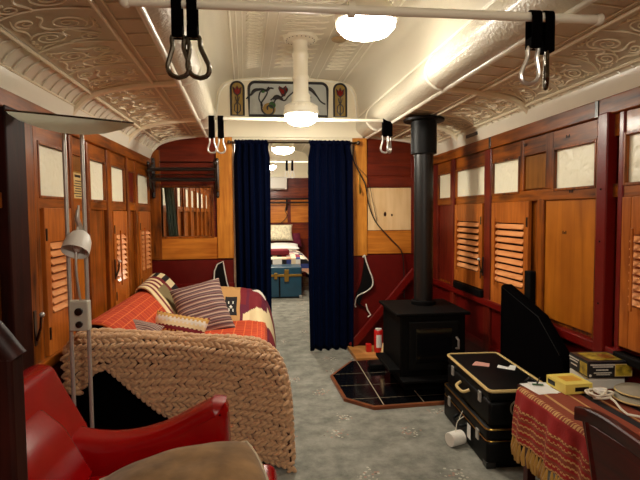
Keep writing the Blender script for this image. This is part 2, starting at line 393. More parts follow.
# --- ceiling
def extrude(prof_at, ys, mb=None):
    mb = mb or MB(); rows = []
    for y in ys: rows.append([mb.bm.verts.new(p) for p in prof_at(y)])
    for A, B in zip(rows, rows[1:]):
        for k in range(len(A)-1): mb.bm.faces.new((A[k], A[k+1], B[k+1], B[k]))
    return mb
YS = [YB, 0, YP, YE]
cl = structure(part('ceiling', extrude(lambda y: [Vector((interp(CLE, k/40)[0]+sk(y), y, interp(CLE, k/40)[1])) for k in range(41)], YS), M['cream_centre'], smooth=True, solid=.01))
for s, nm in ((-1, 'left'), (1, 'right')):
    T1, T2, T3 = (.19, .41, .82) if s < 0 else (.10, .32, .74)
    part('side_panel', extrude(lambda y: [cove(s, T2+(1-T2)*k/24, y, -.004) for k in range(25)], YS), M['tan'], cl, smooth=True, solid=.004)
    part('side_band', extrude(lambda y: [cove(s, (T2+.005)*k/12, y, -.004) for k in range(13)], YS), M['cream'], cl, smooth=True, solid=.004)
    lipx = -.545 if s < 0 else 1.01
    # bulging fascia beam between the low side ceiling and the raised centre
    top = -.47 if s < 0 else .935
    B = [(lipx, 2.085), (lipx-s*.05, 2.095), (lipx-s*.095, 2.13), (lipx-s*.115, 2.18), (lipx-s*.105, 2.235), (top, 2.285)]
    part('fascia_beam', extrude(lambda y: [Vector((interp(B, k/16)[0]+sk(y), y, interp(B, k/16)[1])) for k in range(17)], YS), M['pipe_cream'], cl, smooth=True, solid=.006)
    part('lip_moulding', MB().tube([(lipx+sk(y), y, 2.083) for y in YS], .016, n=10), M['cream'], cl, smooth=True)
    part('upper_moulding', MB().tube([(top+sk(y)-s*.004, y, 2.288) for y in YS], .011, n=8), M['cream'], cl, smooth=True)
    # cornice
    C0 = (XL if s < 0 else XR); zc = 1.885 if s < 0 else 1.905
    cp = [(C0, zc-.02), (C0-s*.03, zc-.02), (C0-s*.036, zc), (C0-s*.05, zc+.03), (C0-s*.056, zc+.062), (C0-s*.03, zc+.07), (C0, zc+.07)]
    part('cornice', extrude(lambda y: [Vector((a, y, b)) for a, b in cp], [YB, YE]), M['cream'], cl, smooth=True)
    # length-wise beads
    for t, r in ((T1, .006), (T2, .009), (T3, .009), (T3+.035, .004)):
        part('bead', MB().tube([cove(s, t, y, r*.5) for y in YS], r, n=6), M['tan_line'], cl, smooth=True)
    # ribs
    for y in (-.9, .5, 1.75 if s < 0 else 1.55, 2.86, 3.95, 5.6, 7.3, 9.0):
        if abs(y-1.6) < .3: continue
        part('rib', MB().tube([cove(s, k/24, y, .006) for k in range(25)], .022 if y < 5 else .02, n=8), M['tan_line'], cl, smooth=True)
    # short cross battens, lower and upper rows
    cr = MB(); y = .6
    while y < 4.7:
        cr.tube([cove(s, T1+(T2-T1)*k/6, y-.015*math.sin(k/6*PI), .001) for k in range(7)], .0042, n=5)
        if T3 < .8 or int(y*1000) % 2 == 0: pass
        y += .088
    part('cross_batten', cr, M['cream'], cl, smooth=True)
    cr = MB(); y = .62
    while y < 4.7:
        cr.tube([cove(s, T3+.04+(.97-T3-.04)*k/4, y, .001) for k in range(5)], .0034, n=5)
        y += .15
    part('cross_batten', cr, M['tan_line'], cl, smooth=True)
    # pressed scrollwork: low flowing stems with open spirals
    def scroll(mb, y0, ysz, mir, r=.0042):
        def P(u, v): return cove(s, T2+.03+(T3-T2-.06)*min(1, max(0, v)), y0+ysz*(u if not mir else 1-u), .0005)
        def line(pts, rr=r, n_=26): mb.tube([P(*interp(pts, k/n_)) for k in range(n_+1)], [rr*(.45+.75*math.sin(PI*k/n_)) for k in range(n_+1)], n=5)
        def spiral(cu, cv, R_, turns, dr, ph, rr=r):
            K = 30; mb.tube([P(cu+R_*(1-.85*k/K)*math.cos(ph+dr*turns*2*PI*k/K), cv+R_*1.15*(1-.85*k/K)*math.sin(ph+dr*turns*2*PI*k/K)) for k in range(K+1)], [rr*(1-.5*k/K) for k in range(K+1)], n=5)
        spiral(.33, .30, .21, 2.1, 1, -1.2); spiral(.72, .66, .19, 2.0, -1, 2.4); spiral(.20, .78, .13, 1.6, -1, .8); spiral(.86, .22, .12, 1.5, 1, 3.2)
        line([(.40, .10), (.62, .12), (.80, .05), (1.0, .10)]); line([(.54, .30), (.58, .55), (.42, .72), (.28, .92)])
        line([(.02, .42), (.12, .55), (.10, .72)]); line([(.53, .62), (.60, .40), (.74, .34), (.92, .44), (1.0, .40)])
        line([(.30, .55), (.45, .50), (.55, .62), (.50, .80), (.62, .92), (.85, .94)]); line([(.0, .05), (.10, .16), (.12, .30)], r*.8)
        for k in range(7):
            c = (.45+.05*k, .93-.02*(k % 2)); line([c, (c[0]+.02, c[1]+.03), (c[0]+.035, c[1])], r*.8, 6)
        for k in range(6):
            c = (.04+.05*k, .02+.03*(k % 2)); line([c, (c[0]+.02, c[1]+.035), (c[0]+.04, c[1]+.005)], r*.8, 6)
    sc_ = MB(); k = 0
    edges = [.5, .86, 1.2, 1.53, 1.86, 2.19, 2.51, 2.84, 3.2, 3.57, 3.93, 4.32, 4.7]
    for a, b in zip(edges, edges[1:]):
        scroll(sc_, a+.02, b-a-.04, (k % 2 == 0)); k += 1
        sc_.tube([cove(s, T2+.02+(T3-T2-.04)*q/14, b-.004-.03*math.sin(q/14*PI), .001) for q in range(15)], .0040, n=5)
    part('scroll_relief', sc_, M['tan_line'], cl, smooth=True)
    # joint ring round the fascia beam where each rib meets it
    for y in (1.58, 2.86, 4.3):
        part('joint_ring', MB().tube([(interp(B, k/16)[0]+sk(y)-s*.004, y, interp(B, k/16)[1]-.004) for k in range(17)], .010, n=6), M['cream'], cl, smooth=True)
# centre ceiling: length-wise beads and pressed bands
def ct(x, y, d=0):
    best = None
    for a, b in zip(CLE, CLE[1:]):
        if a[0] <= x <= b[0] and a[1] > 2.5: best = a[1]+(b[1]-a[1])*(x-a[0])/(b[0]-a[0])
    return Vector((x+sk(y), y, (best or 2.6)-.006-d))
for x, r in ((-.27, .008), (-.23, .004), (-.19, .004), (-.02, .004), (.05, .004), (.45, .004), (.52, .004), (.72, .004), (.77, .008)):
    part('centre_bead', MB().tube([ct(x, y) for y in YS], r, n=6), M['cream'], cl, smooth=True)
for (x0, x1, st) in ((-.17, -.04, .06), (.07, .42, .11), (.54, .70, .09)):
    r_ = MB(); y = 1.4
    while y < 4.4:
        w = x1-x0
        r_.tube([ct(x0+w*(.5+.46*math.sin(q*.9)), y+st*.5*(q/7)+st*.3*math.cos(q*1.4)) for q in range(8)], .0035, n=5)
        r_.tube([ct(x0+w*(.5+.3*math.cos(q*1.1)), y+st*.3*math.sin(q*1.1)) for q in range(7)], .0028, n=5)
        y += st
    part('centre_relief', r_, M['cream'], cl, smooth=True)
def cyl(mb, c, r, h, n=24): return mb.lathe([(0, 0), (r, 0), (r, h), (0, h)], c, n)
part('ceiling_vent', MB().lathe([(0, 0), (.05, 0), (.056, .004), (.06, .012)], (.57, 3.66, 2.632), 24), M['shade_tan'], cl, smooth=True)
for y in (3.6, 5.2, 7.0): part('oval_vent', MB().box(.925, .935, y-.05, y+.05, 2.37, 2.47, .004), M['tan_line'], cl).location.x = sk(y)
# roof deck above everything (closes the carriage)
part('roof_deck', MB().box(XL-.1, XR+.1, YB-.1, YE+.1, 2.70, 2.74), M['shade_tan'], cl)

# --- side walls
def side_wall(side):
    X = XL if side < 0 else XR; s = -side            # s points into the room
    nm = 'wall_left' if side < 0 else 'wall_right'
    def bx(a, b, y0, y1, z0, z1, bev=.003): return MB().box(X+s*a, X+s*b, y0, y1, z0, z1, bev)
    w = structure(part(nm, MB().box(X-s*.06, X, YB, YE, 0, 2.0 if side < 0 else 2.0), M['wood_v']))
    return w, bx, X, s
WL, bl, X_L, s_L = side_wall(-1)
WR, br_, X_R, s_R = side_wall(1)
ZT = {-1: (1.75, 1.865), 1: (1.775, 1.885)}
# rails
for W, bx, side in ((WL, bl, -1), (WR, br_, 1)):
    z0, z1 = (1.79, 1.865) if side < 0 else (1.80, 1.885)
    part('cornice_rail', bx(0, .045, YB, YE, z0, z1, .006), M['wood_y'], W)
    part('head_rail', bx(0, .022, YB, YE, 1.69 if side < 0 else 1.695, z0, .003), M['wood_y'], W)
    zt = 1.445 if side < 0 else 1.475
    part('middle_rail', bx(0, .024, YB, YE, zt-.065, zt, .004), M['wood_y'], W)
    zs = .66 if side < 0 else .70
    part('sill_rail', bx(0, .05, YB, YE, zs-.05, zs, .006), M['wood_y' if side < 0 else 'maroon_post'], W)
    part('lower_panel', bx(0, .015, YB, YE, 0, zs-.05, 0), M['maroon'], W)
    part('lower_rail', bx(.015, .025, YB, YE, .30, .36, .003), M['maroon_post'], W)
    part('skirting_board', bx(0, .03, YB, YE, 0, .1, .004), M['maroon_post'], W)

win_n = [0]
def window(side, y0, y1, z0, z1):
    win_n[0] += 1
    X = XL if side < 0 else XR; s = -side
    o = structure(part('window_%d' % win_n[0], MB().box(X, X+s*.010, y0, y1, z0, z1), M['frost']))
    o['label'] = 'small square embossed frosted glass pane'
    fr = MB(); t = .014
    for (a, b, c, d) in ((y0-t, y0, z0-t, z1+t), (y1, y1+t, z0-t, z1+t), (y0, y1, z0-t, z0), (y0, y1, z1, z1+t)):
        fr.box(X, X+s*.03, a, b, c, d, .003)
    part('window_frame', fr, M['wood_v'], o)
    return o
LWIN = [(2.46, 2.785), (3.135, 3.42), (3.55, 3.875), (4.255, 4.66)]
for a, b in LWIN: window(-1, a, b, 1.445, 1.69)
RWIN = [(1.75, 2.05), (2.262, 2.60), (2.995, 3.352), (3.48, 4.025), (4.15, 4.45)]
for a, b in RWIN: window(1, a, b, 1.475, 1.69)
for y0 in (5.2, 5.65, 6.1, 6.75, 7.25, 7.85, 8.35, 9.0): 
    window(-1, y0, y0+.3, 1.42, 1.72); window(1, y0, y0+.3, 1.45, 1.69)
# upper filler panels, posts
for (a, b) in ((2.70, 2.93),): part('upper_panel', br_(0, .012, a, b, 1.485, 1.69), M['olive'], WR)
part('upper_panel', bl(0, .012, 2.86, 3.07, 1.455, 1.69), M['olive'], WL)
part('upper_panel', bl(0, .012, 3.95, 4.18, 1.455, 1.69), M['wood_red'], WL)
for (a, b, d, z0, z1, m, W, bx) in (
    (2.12, 2.285, .05, 0, 1.80, 'darkwood', WL, bl), (2.292, 2.40, .03, 0, 1.80, 'wood_v', WL, bl), (3.07, 3.115, .034, 0, 1.79, 'wood_v', WL, bl), (2.81, 2.86, .034, 0, 1.79, 'wood_v', WL, bl),
    (3.44, 3.53, .034, 0, 1.79, 'wood_v', WL, bl), (3.90, 3.95, .04, 0, 1.79, 'wood_v', WL, bl), (4.18, 4.235, .03, 0, 1.79, 'wood_v', WL, bl), (2.40, 2.445, .028, 0, 1.79, 'wood_v', WL, bl),
    (2.13, 2.20, .06, 0, 1.81, 'maroon_post', WR, br_), (2.20, 2.248, .03, .65, 1.81, 'wood_v', WR, br_), (2.06, 2.095, .03, 0, 1.81, 'maroon_post', WR, br_),
    (2.615, 2.695, .024, 1.475, 1.81, 'wood_v', WR, br_), (2.705, 2.775, .026, .68, 1.42, 'wood_v', WR, br_), (2.935, 2.98, .026, 1.475, 1.81, 'wood_v', WR, br_),
    (3.365, 3.47, .034, 0, 1.80, 'wood_red', WR, br_), (4.03, 4.07, .045, 0, 1.80, 'wood_red', WR, br_), (4.08, 4.14, .03, 0, 1.80, 'wood_red', WR, br_), (4.47, 4.75, .026, .68, 1.80, 'wood_red', WR, br_)):
    part('post', bx(0, d, a, b, z0, z1, .006), M[m], W)
for y0 in (5.05, 5.55, 6.02, 6.5, 7.1, 7.7, 8.2, 8.75, 9.4):
    part('post', bl(0, .04, y0, y0+.06, 0, 1.79, .004), M['wood_v'], WL)
# big plain panels in the lower window openings
part('blank_panel', br_(0, .012, 2.262, 2.70, .72, 1.41, .002), M['panel'], WR)
part('blank_panel', br_(0, .012, 4.15, 4.45, .72, 1.41, .002), M['wood_red'], WR)
part('blank_panel', bl(0, .012, 2.90, 3.06, .66, 1.38, .002), M['panel'], WL)
part('blank_panel', bl(0, .012, 3.14, 3.42, .66, 1.38, .002), M['wood_v'], WL)
# iron fixing plates and screws on the right cornice rail
pl_ = MB()
for y in (2.225, 3.36): 
    pl_.box(XR-.05, XR-.044, y-.012, y+.012, 1.80, 1.88, .001)
part('fixing_plate', pl_, M['iron_gloss'], WR)
pl_ = MB()
for (y, z) in ((2.212, 1.74), (2.235, 1.71), (2.212, 1.78), (2.235, 1.78), (2.165, 1.45), (2.165, 1.2), (2.165, .9)):
    pl_.ell((XR-(.062 if y == 2.165 else .031), y, z), (.004, .005, .005), sub=1)
part('screw', pl_, M['black'], WR)
sg = MB()
for side, X, y, z in ((1, XR-.023, 2.47, 1.743), (1, XR-.025, 2.43, 1.445), (1, XR-.023, 2.9, 1.755), (1, XR-.0125, 2.5, 1.22)):
    for k in range(3): sg.box(X-.001, X+.001, y+k*.013, y+k*.013+.006, z, z+.018-.006*(k % 2))
part('stencil_mark', sg, M['black'], WR)
# grilles in cornice
part('vent_grille', MB().box(XR-.060, XR-.048, 3.55, 3.75, 1.93, 1.955, .002), M['iron_gloss'], WR)
part('vent_grille', MB().box(XL+.048, XL+.060, 3.12, 3.22, 1.905, 1.925, .002), M['iron_gloss'], WL)

# --- shutters (each a thing of its own)
def shutter(side, y0, y1, z0, z1, nsl, label, rodside=1, dirn=1, low=.2, top=.17):
    X = XL if side < 0 else XR; s = -side
    t = thing('louvered_shutter', label, 'shutter', (X, (y0+y1)/2, z0), 'louvred window shutters')
    fr = MB(); w = .055
    fr.box(X+s*.012, X+s*.036, y0, y0+w, z0, z1, .003); fr.box(X+s*.012, X+s*.036, y1-w, y1, z0, z1, .003)
    zb = z0+low; zt = z1-top
    fr.box(X+s*.012, X+s*.034, y0+w, y1-w, z0, zb, .003); fr.box(X+s*.012, X+s*.034, y0+w, y1-w, zt, z1, .003)
    part('frame', fr, M['shutter'], t)
    part('backing', MB().box(X+s*.004, X+s*.009, y0+w, y1-w, zb, zt), M['darkwood'], t)
    p = (zt-zb)/nsl
    R = Matrix.Rotation(math.radians(-38)*s, 3, 'Y')
    for k in range(nsl):
        zc = zb+(k+.5)*p
        part('slat', MB().box(X+s*.030-.019, X+s*.030+.019, y0+w+.004, y1-w-.004, zc-.004, zc+.004, .002, rot=Matrix.Rotation(math.radians(52)*s, 3, 'Y')), M['slat'], t)
    yr = y0+w+.035 if rodside < 0 else y1-w-.035
    part('control_rod', MB().box(X+s*.050, X+s*.060, yr-.006, yr+.006, zb-.02, zt+.03, .002), M['shutter'], t)
    for zh in (z1-.16, z0+.08): part('hinge', MB().box(X+s*.036, X+s*.040, y0+.006, y0+.02, zh, zh+.06), M['iron_gloss'], t)
    return t
shutter(-1, 2.47, 2.80, .66, 1.385, 9, 'louvred wooden shutter behind the floor lamp poles', 1)
shutter(-1, 3.545, 3.885, .66, 1.375, 9, 'louvred shutter on the left wall above the orange throw, nearer of the pair', -1)
shutter(-1, 4.255, 4.66, .66, 1.375, 9, 'louvred shutter on the left wall next to the partition corner', -1)
shutter(1, 2.85, 3.345, .69, 1.41, 9, 'louvred shutter behind the leaning black case', 1, low=.16, top=.14)
shutter(1, 3.50, 4.03, .76, 1.41, 8, 'louvred shutter beside the stove flue pipe', 1, low=.12, top=.14)
shutter(1, 1.70, 2.055, .72, 1.41, 9, 'wooden shutter cut by the right edge above the jigsaw boxes', 1, low=.2)
# latches and catches
def latch(y, z, side, label, h=.11):
    X = XL if side < 0 else XR; s = -side
    t = thing('window_catch', label, 'catch', (X+s*.05, y, z), 'metal window catches')
    part('plate', MB().box(X+s*.050, X+s*.056, y-.012, y+.012, z-h/2, z+h/2, .002), M['iron_gloss'], t)
    part('lever', MB().tube([(X+s*.058, y, z-h*.35), (X+s*.075, y, z), (X+s*.078, y+.004, z+h*.35)], .006, n=8), M['darksteel'], t, smooth=True)
    part('knob', MB().ell((X+s*.082, y+.004, z+h*.38), (.012, .014, .012)), M['steel'], t, smooth=True)
latch(2.295, .84, -1, 'steel lever catch on the dark post by the left edge', .16)
latch(3.49, .97, -1, 'steel catch between the two left shutters near the partition', .14)
latch(3.44, .94, 1, 'dark lever catch on the post between the two right shutters', .14)
part('strap_holder', MB().box(XR-.06, XR-.012, 2.775, 2.845, .72, .98, .006), M['iron'], WR)
part('sill_strap', MB().box(XR-.06, XR-.012, 3.46, 4.0, .70, .755, .006), M['iron'], WR)
part('sill_strap', MB().box(XR-.07, XR-.012, 1.75, 2.05, .66, .70, .006), M['iron'], WR)
# brass notice on the left wall
nt_ = thing('wall_notice', 'small yellowed notice plate behind the lamp poles between two frosted panes', 'sign', (XL+.034, 2.93, 1.42))
part('plate', MB().box(XL+.012, XL+.018, 2.875, 3.03, 1.40, 1.60, .001), M['brass'], nt_)
part('paper', MB().box(XL+.018, XL+.019, 2.885, 3.02, 1.41, 1.59), M['goldtrim'], nt_)
tx = MB()
tx.box(XL+.019, XL+.0195, 2.91, 2.995, 1.565, 1.58)
for k in range(9): tx.box(XL+.019, XL+.0195, 2.895+.01*(k % 3), 3.01-.012*(k % 2), 1.425+.0145*k, 1.431+.0145*k)
part('print', tx, M['iron_gloss'], nt_)

# --- partition wall
y0, y1 = YP, YP+PT
def slab(mb, xa, xb, za, zb, bev=0, d0=0, d1=PT): return mb.box(xa, xb, YP+d0, YP+d1, za, zb, bev)
pw = MB()
WX0, WX1, WZ0, WZ1 = -.975, -.505, 1.135, 1.60       # inner window opening
slab(pw, XL, WX0, .0, 2.075); slab(pw, WX1, -.30, 0, 2.075); slab(pw, WX0, WX1, 0, WZ0); slab(pw, WX0, WX1, WZ1, 2.075)
slab(pw, .86, XR, 0, 2.075)
PW = structure(part('wall_partition', pw, M['wood_redx']))
def pp(name, xa, xb, za, zb, d, m, bev=.004): return part(name, MB().box(xa, xb, YP-d, YP, za, zb, bev), M[m], PW)
pp('door_post', -.455, -.30, .92, 2.075, .03, 'honey'); pp('door_post', .86, 1.005, .92, 2.075, .03, 'honey')
pp('lower_panel', XL, -.30, 0, .905, .012, 'maroon', 0); pp('lower_panel', .86, XR, 0, .925, .012, 'maroon', 0)
pp('lower_panel_rail', XL, -.30, .60, .68, .018, 'maroon_post'); 
pp('honey_rail', XL+.03, -.455, .915, WZ0-.01, .016, 'honey_x'); pp('honey_rail', 1.005, XR, .935, 1.165, .016, 'honey_x')
pp('stile', XL, WX0, .92, 1.95, .02, 'wood_v')
pp('bare_panel', 1.015, 1.455, 1.17, 1.59, .012, 'pale', .002)
kn = MB()
for (x, z, a, b) in ((1.19, 1.33, .014, .024), (1.26, 1.32, .009, .013)): kn.ell((x, YP-.012, z), (a, .002, b))
part('knot', kn, M['darkwood'], PW, smooth=True)
pp('stile', 1.455, XR, .93, 1.90, .02, 'wood_red')
pp('picture_rail', 1.005, 1.46, 1.60, 1.69, .02, 'wood_redx'); pp('picture_rail', 1.005, 1.46, 1.71, 1.83, .012, 'wood_redx'); pp('picture_rail', -1.0, -.455, 1.835, 1.845, .02, 'darkwood')
wf = MB(); t = .02
for (a, b, c, d) in ((WX0-t, WX0, WZ0-t, WZ1+t), (WX1, WX1+t, WZ0-t, WZ1+t), (WX0, WX1, WZ0-t, WZ0), (WX0, WX1, WZ1, WZ1+t)): wf.box(a, b, YP-.02, YP+PT, c, d, .003)
iw = structure(part('window_%d' % (win_n[0]+1), MB().box(WX0, WX1, YP+.035, YP+.041, WZ0, WZ1), M['glass']))
iw['label'] = 'clear window in the partition looking into the next compartment'
part('window_frame', wf, M['wood_v'], iw)
# white end panel above the door (lunette) with arched top fitted under the raised ceiling
lun = [(-.50, 2.075), (-.50, 2.28)] + [(interp(CLE, k/40)[0], interp(CLE, k/40)[1]) for k in range(41)] + [(.965, 2.28), (.965, 2.075)]
LU = structure(part('wall_lunette', MB().prism(lun, YP, YP+PT, 'y'), M['cream_h']))
part('header_beam', MB().box(-.50, .965, YP-.03, YP, 2.075, 2.245, .006), M['cream_h'], LU)
arch = [(interp(CLE, k/40)[0]*.965+.008, YP-.004, interp(CLE, k/40)[1]-.02) for k in range(41)]
part('arch_bead', MB().tube(arch, .009, n=8), M['cream'], LU, smooth=True)
# arched white edge where side ceilings meet the partition
for s in (-1, 1):
    part('end_rib', MB().tube([cove(s, k/24, YP-.015, .008) for k in range(25)], .016, n=8), M['cream'], cl, smooth=True)
    # timber filling under the curve
    pts = [(cove(s, k/20, YP+.01).x, cove(s, k/20, YP+.01).z-.002) for k in range(21)]
    base = 1.85
    poly = pts + [(pts[-1][0], base), (pts[0][0], base)]
    part('arch_infill', MB().prism(poly, YP-.001, YP+.05, 'y'), M['wood_redx'], PW)
# door lining
part('door_lining', MB().box(-.305, -.28, YP-.015, YP+PT, 0, 2.075).box(.838, .862, YP-.015, YP+PT, 0, 2.075).box(-.3, .86, YP-.012, YP+PT, 2.055, 2.08), M['cream_h'], PW)

# stained glass windows
def lead(mb, pts, r=.0045): mb.tube([(x, YP-.009, z) for x, z in pts], [q*1.7 for q in r] if isinstance(r, list) else r*1.6, n=6)
def sg_window(x0, x1, z0, z1, n, lab, rad):
    win_n[0] += 1
    poly = []
    for (cx, cz, a0) in ((x1-rad, z1-rad, 0), (x0+rad, z1-rad, PI/2)):
        for k in range(7): poly.append((cx+rad*math.cos(a0+PI/2*k/6), cz+rad*math.sin(a0+PI/2*k/6)))
    poly += [(x0, z0), (x1, z0)]
    return poly
M['sg_white'] = plain('milky_stained_glass', (176, 180, 174), .15, coat=.4, bump=.4, bscale=30)
M['sg_gold'] = plain('amber_stained_glass', (150, 122, 58), .15, coat=.4, bump=.3, bscale=30)
M['sg_red'] = plain('ruby_stained_glass', (110, 14, 10), .15, coat=.4)
M['sg_green'] = plain('green_stained_glass', (50, 92, 44), .15, coat=.4)
M['lead'] = plain('lead_came', (16, 14, 14), .5)
def shape(mb, pts): mb.prism(pts, YP-.008, YP-.005, 'y')
for xc in (-.245, .745):
    poly = sg_window(xc-.060, xc+.060, 2.285, 2.60, 0, '', .058)
    w = structure(part('window_%d' % win_n[0], MB().prism(poly, YP-.005, YP+.002, 'y'), M['sg_gold']))
    w['label'] = 'narrow arched stained glass window with a red tulip'
    tul = [(xc, 2.47), (xc-.03, 2.495), (xc-.038, 2.55), (xc-.014, 2.53), (xc, 2.565), (xc+.014, 2.53), (xc+.038, 2.55), (xc+.03, 2.495)]
    m_ = MB(); shape(m_, tul[::-1]); part('tulip', m_, M['sg_red'], w)
    m_ = MB()
    lead(m_, poly+[poly[0]], .006)
    lead(m_, tul+[tul[0]], .003); lead(m_, [(xc, 2.47), (xc, 2.29)], .003)
    for sg_ in (-1, 1):
        lead(m_, [(xc, 2.30), (xc+sg_*.03, 2.33), (xc+sg_*.028, 2.38), (xc-sg_*.01, 2.42), (xc-sg_*.02, 2.46)], .003)
    part('lead_came', m_, M['lead'], w, smooth=True)
poly = sg_window(-.135, .62, 2.285, 2.60, 0, '', .06)
w = structure(part('window_%d' % win_n[0], MB().prism(poly, YP-.005, YP+.002, 'y'), M['sg_white']))
w['label'] = 'wide stained glass window with flowing flower stems over the doorway'
def spir(cx, cz, R, turns, ph, d=1, n=30, end=.15): return [(cx+R*(1-(1-end)*k/n)*math.cos(ph+d*turns*2*PI*k/n), cz+R*(1-(1-end)*k/n)*math.sin(ph+d*turns*2*PI*k/n)) for k in range(n+1)]
def disc(cx, cz, R, n=16, a0=0, a1=2*PI): return [(cx+R*math.cos(a0+(a1-a0)*k/n), cz+R*math.sin(a0+(a1-a0)*k/n)) for k in range(n)]
m_ = MB(); shape(m_, disc(.055, 2.345, .062)); part('amber_bloom', m_, M['sg_gold'], w)
m_ = MB(); m_.prism(disc(.085, 2.385, .034), YP-.0095, YP-.006, 'y'); m_.prism(disc(.0, 2.52, .022), YP-.0095, YP-.006, 'y'); part('green_leaf', m_, M['sg_green'], w)
m_ = MB(); shape(m_, [(.16, 2.52), (.15, 2.57), (.19, 2.55), (.22, 2.575), (.235, 2.53), (.21, 2.47), (.18, 2.47)]); part('red_flower', m_, M['sg_red'], w)
m_ = MB(); lead(m_, poly+[poly[0]], .008)
for P_ in (spir(.055, 2.35, .075, 1.2, 2.6, 1), [(-.01, 2.39), (-.04, 2.44), (-.03, 2.50), (0, 2.535), (-.06, 2.53), (-.11, 2.49), (-.16, 2.44)],
          [(.10, 2.40), (.12, 2.44), (.17, 2.46), (.21, 2.50), (.20, 2.55)], [(0, 2.535), (.04, 2.51), (.02, 2.46), (-.02, 2.40), (-.01, 2.36)],
          [(.07, 2.43), (.12, 2.46), (.20, 2.43), (.24, 2.47), (.30, 2.52)], [(.33, 2.50), (.38, 2.54), (.44, 2.54), (.50, 2.50), (.55, 2.43), (.60, 2.40)], [(.36, 2.50), (.42, 2.49), (.46, 2.46)], [(.16, 2.52), (.15, 2.555), (.19, 2.54), (.22, 2.556), (.235, 2.53), (.21, 2.49), (.18, 2.49), (.16, 2.52)], [(.03, 2.52), (.07, 2.545), (.10, 2.54)]):
    Q = P_ if len(P_) > 20 else [interp(P_, k/24) for k in range(25)]
    lead(m_, Q, .0045 if len(P_) != 8 else .003)
part('lead_came', m_, M['lead'], w, smooth=True)
for (pts, r) in (([(.0, 2.535), (.035, 2.52), (.06, 2.55), (.05, 2.53)], .009), ([(.09, 2.44), (.13, 2.465), (.19, 2.44)], .012), ([(.36, 2.53), (.42, 2.55), (.47, 2.53), (.52, 2.47)], .011), ([(-.02, 2.53), (-.08, 2.52), (-.12, 2.47)], .010)):
    mm = MB(); lead(mm, [interp(pts, k/12) for k in range(13)], [r*(.3+.7*math.sin(PI*k/12)) for k in range(13)]); part('dark_leaf', mm, M['lead'], w, smooth=True)

# --- end wall of the far compartment and wall behind the camera
EW = structure(part('wall_far', MB().box(XL, XR, YE, YE+.06, 0, 2.70), M['wood_redx']))
for (a, b, c, d, m) in ((-1.0, -.3, 1.15, 1.62, 'honey_x'), (-.2, .47, 1.15, 1.62, 'honey_x'), (.54, 1.5, 1.15, 1.62, 'honey_x'), (-1, .47, .8, 1.1, 'honey_x'), (.5, 1.5, .8, 1.1, 'wood_x'), (-1, 1.5, 1.70, 1.88, 'wood_x')):
    part('panel', MB().box(a, b, YE-.015, YE, c, d, .004), M[m], EW)
part('upper_panel', MB().box(XL+.3, XR-.3, YE-.02, YE, 2.08, 2.69), M['cream_h'], EW)
structure(part('wall_rear', MB().box(XL, XR, YB-.06, YB, 0, 2.70), M['wood_redx']))

# ================================================================ LAMPS
def lampbody(x, y, z, r, label, grp, hi=True):
    """dome lamp on a collar, glass bottom at height z"""
    t = thing('ceiling_lamp', label, 'lamp', (x, y, z), grp)
    part('rim', MB().lathe([(r*.55, .17), (r*.9, .15), (r*1.02, .12), (r*1.06, .095), (r*1.02, .078), (r*.96, .07), (r*.9, .08)], (x, y, z), 40), M['cream'], t, smooth=True)
    part('glass_bowl', MB().lathe([(r*.95, .078), (r*.97, .055), (r*.8, .022), (r*.5, .004), (r*.2, 0), (0, 0)], (x, y, z), 40), M['lampglass'] if hi else M['lampglass_far'], t, smooth=True)
    part('rod', MB().lathe([(r*.55, .165), (r*.3, .18), (r*.28, 2.645-z), (0, 2.645-z)], (x, y, z), 24), M['cream'], t, smooth=True)
    return t
lampbody(.562, 2.66, 2.305, .165, 'glowing white dome lamp on the ceiling just past the near hanging bar', None)
def column_lamp(x, y, z, label):
    t = lampbody(x, y, z, .125, label, None, False)
    for c in [c for c in bpy.data.objects if c.parent == t and c.name.startswith('rod')]: bpy.data.objects.remove(c)
    part('column', MB().lathe([(.07, .16), (.072, .22), (.058, .24), (.056, .33), (.064, .34), (.064, .36), (.056, .37), (.056, .50), (.062, .51), (.062, .53), (.054, .54), (.054, .60), (.06, .615), (.09, .625), (.125, .628), (.13, .65), (0, .65)], (x, y, z), 32), M['cream'], t, smooth=True)
    for k in range(20):
        a = 2*PI*k/20; part('vent_hole', MB().ell((x+.105*math.cos(a), y+.105*math.sin(a), z+.625), (.005, .005, .003), sub=1), M['iron'], t)
    for k in range(28):
        a = 2*PI*k/28; part('rim_bead', MB().ell((x+.121*math.cos(a), y+.121*math.sin(a), z+.135), (.008, .008, .009), sub=1), M['cream'], t, smooth=True)
column_lamp(.283, 3.70, 2.01, 'small glowing lamp at the foot of the ventilator column over the doorway')
column_lamp(.42, -.30, 2.01, 'unseen column lamp added overhead at the rear to light the near side ceilings')  # unseen lamp added behind the camera to brighten the near coves
lampbody(.25, 6.5, 2.13, .15, 'nearer glowing lamp seen through the doorway in the next compartment', None, False)
lampbody(.06, 8.5, 2.09, .15, 'farther glowing lamp seen through the doorway beside the left curtain', None, False)
lampbody(.48, -1.15, 2.30, .165, 'glowing dome lamp at the rear of the carriage', None)

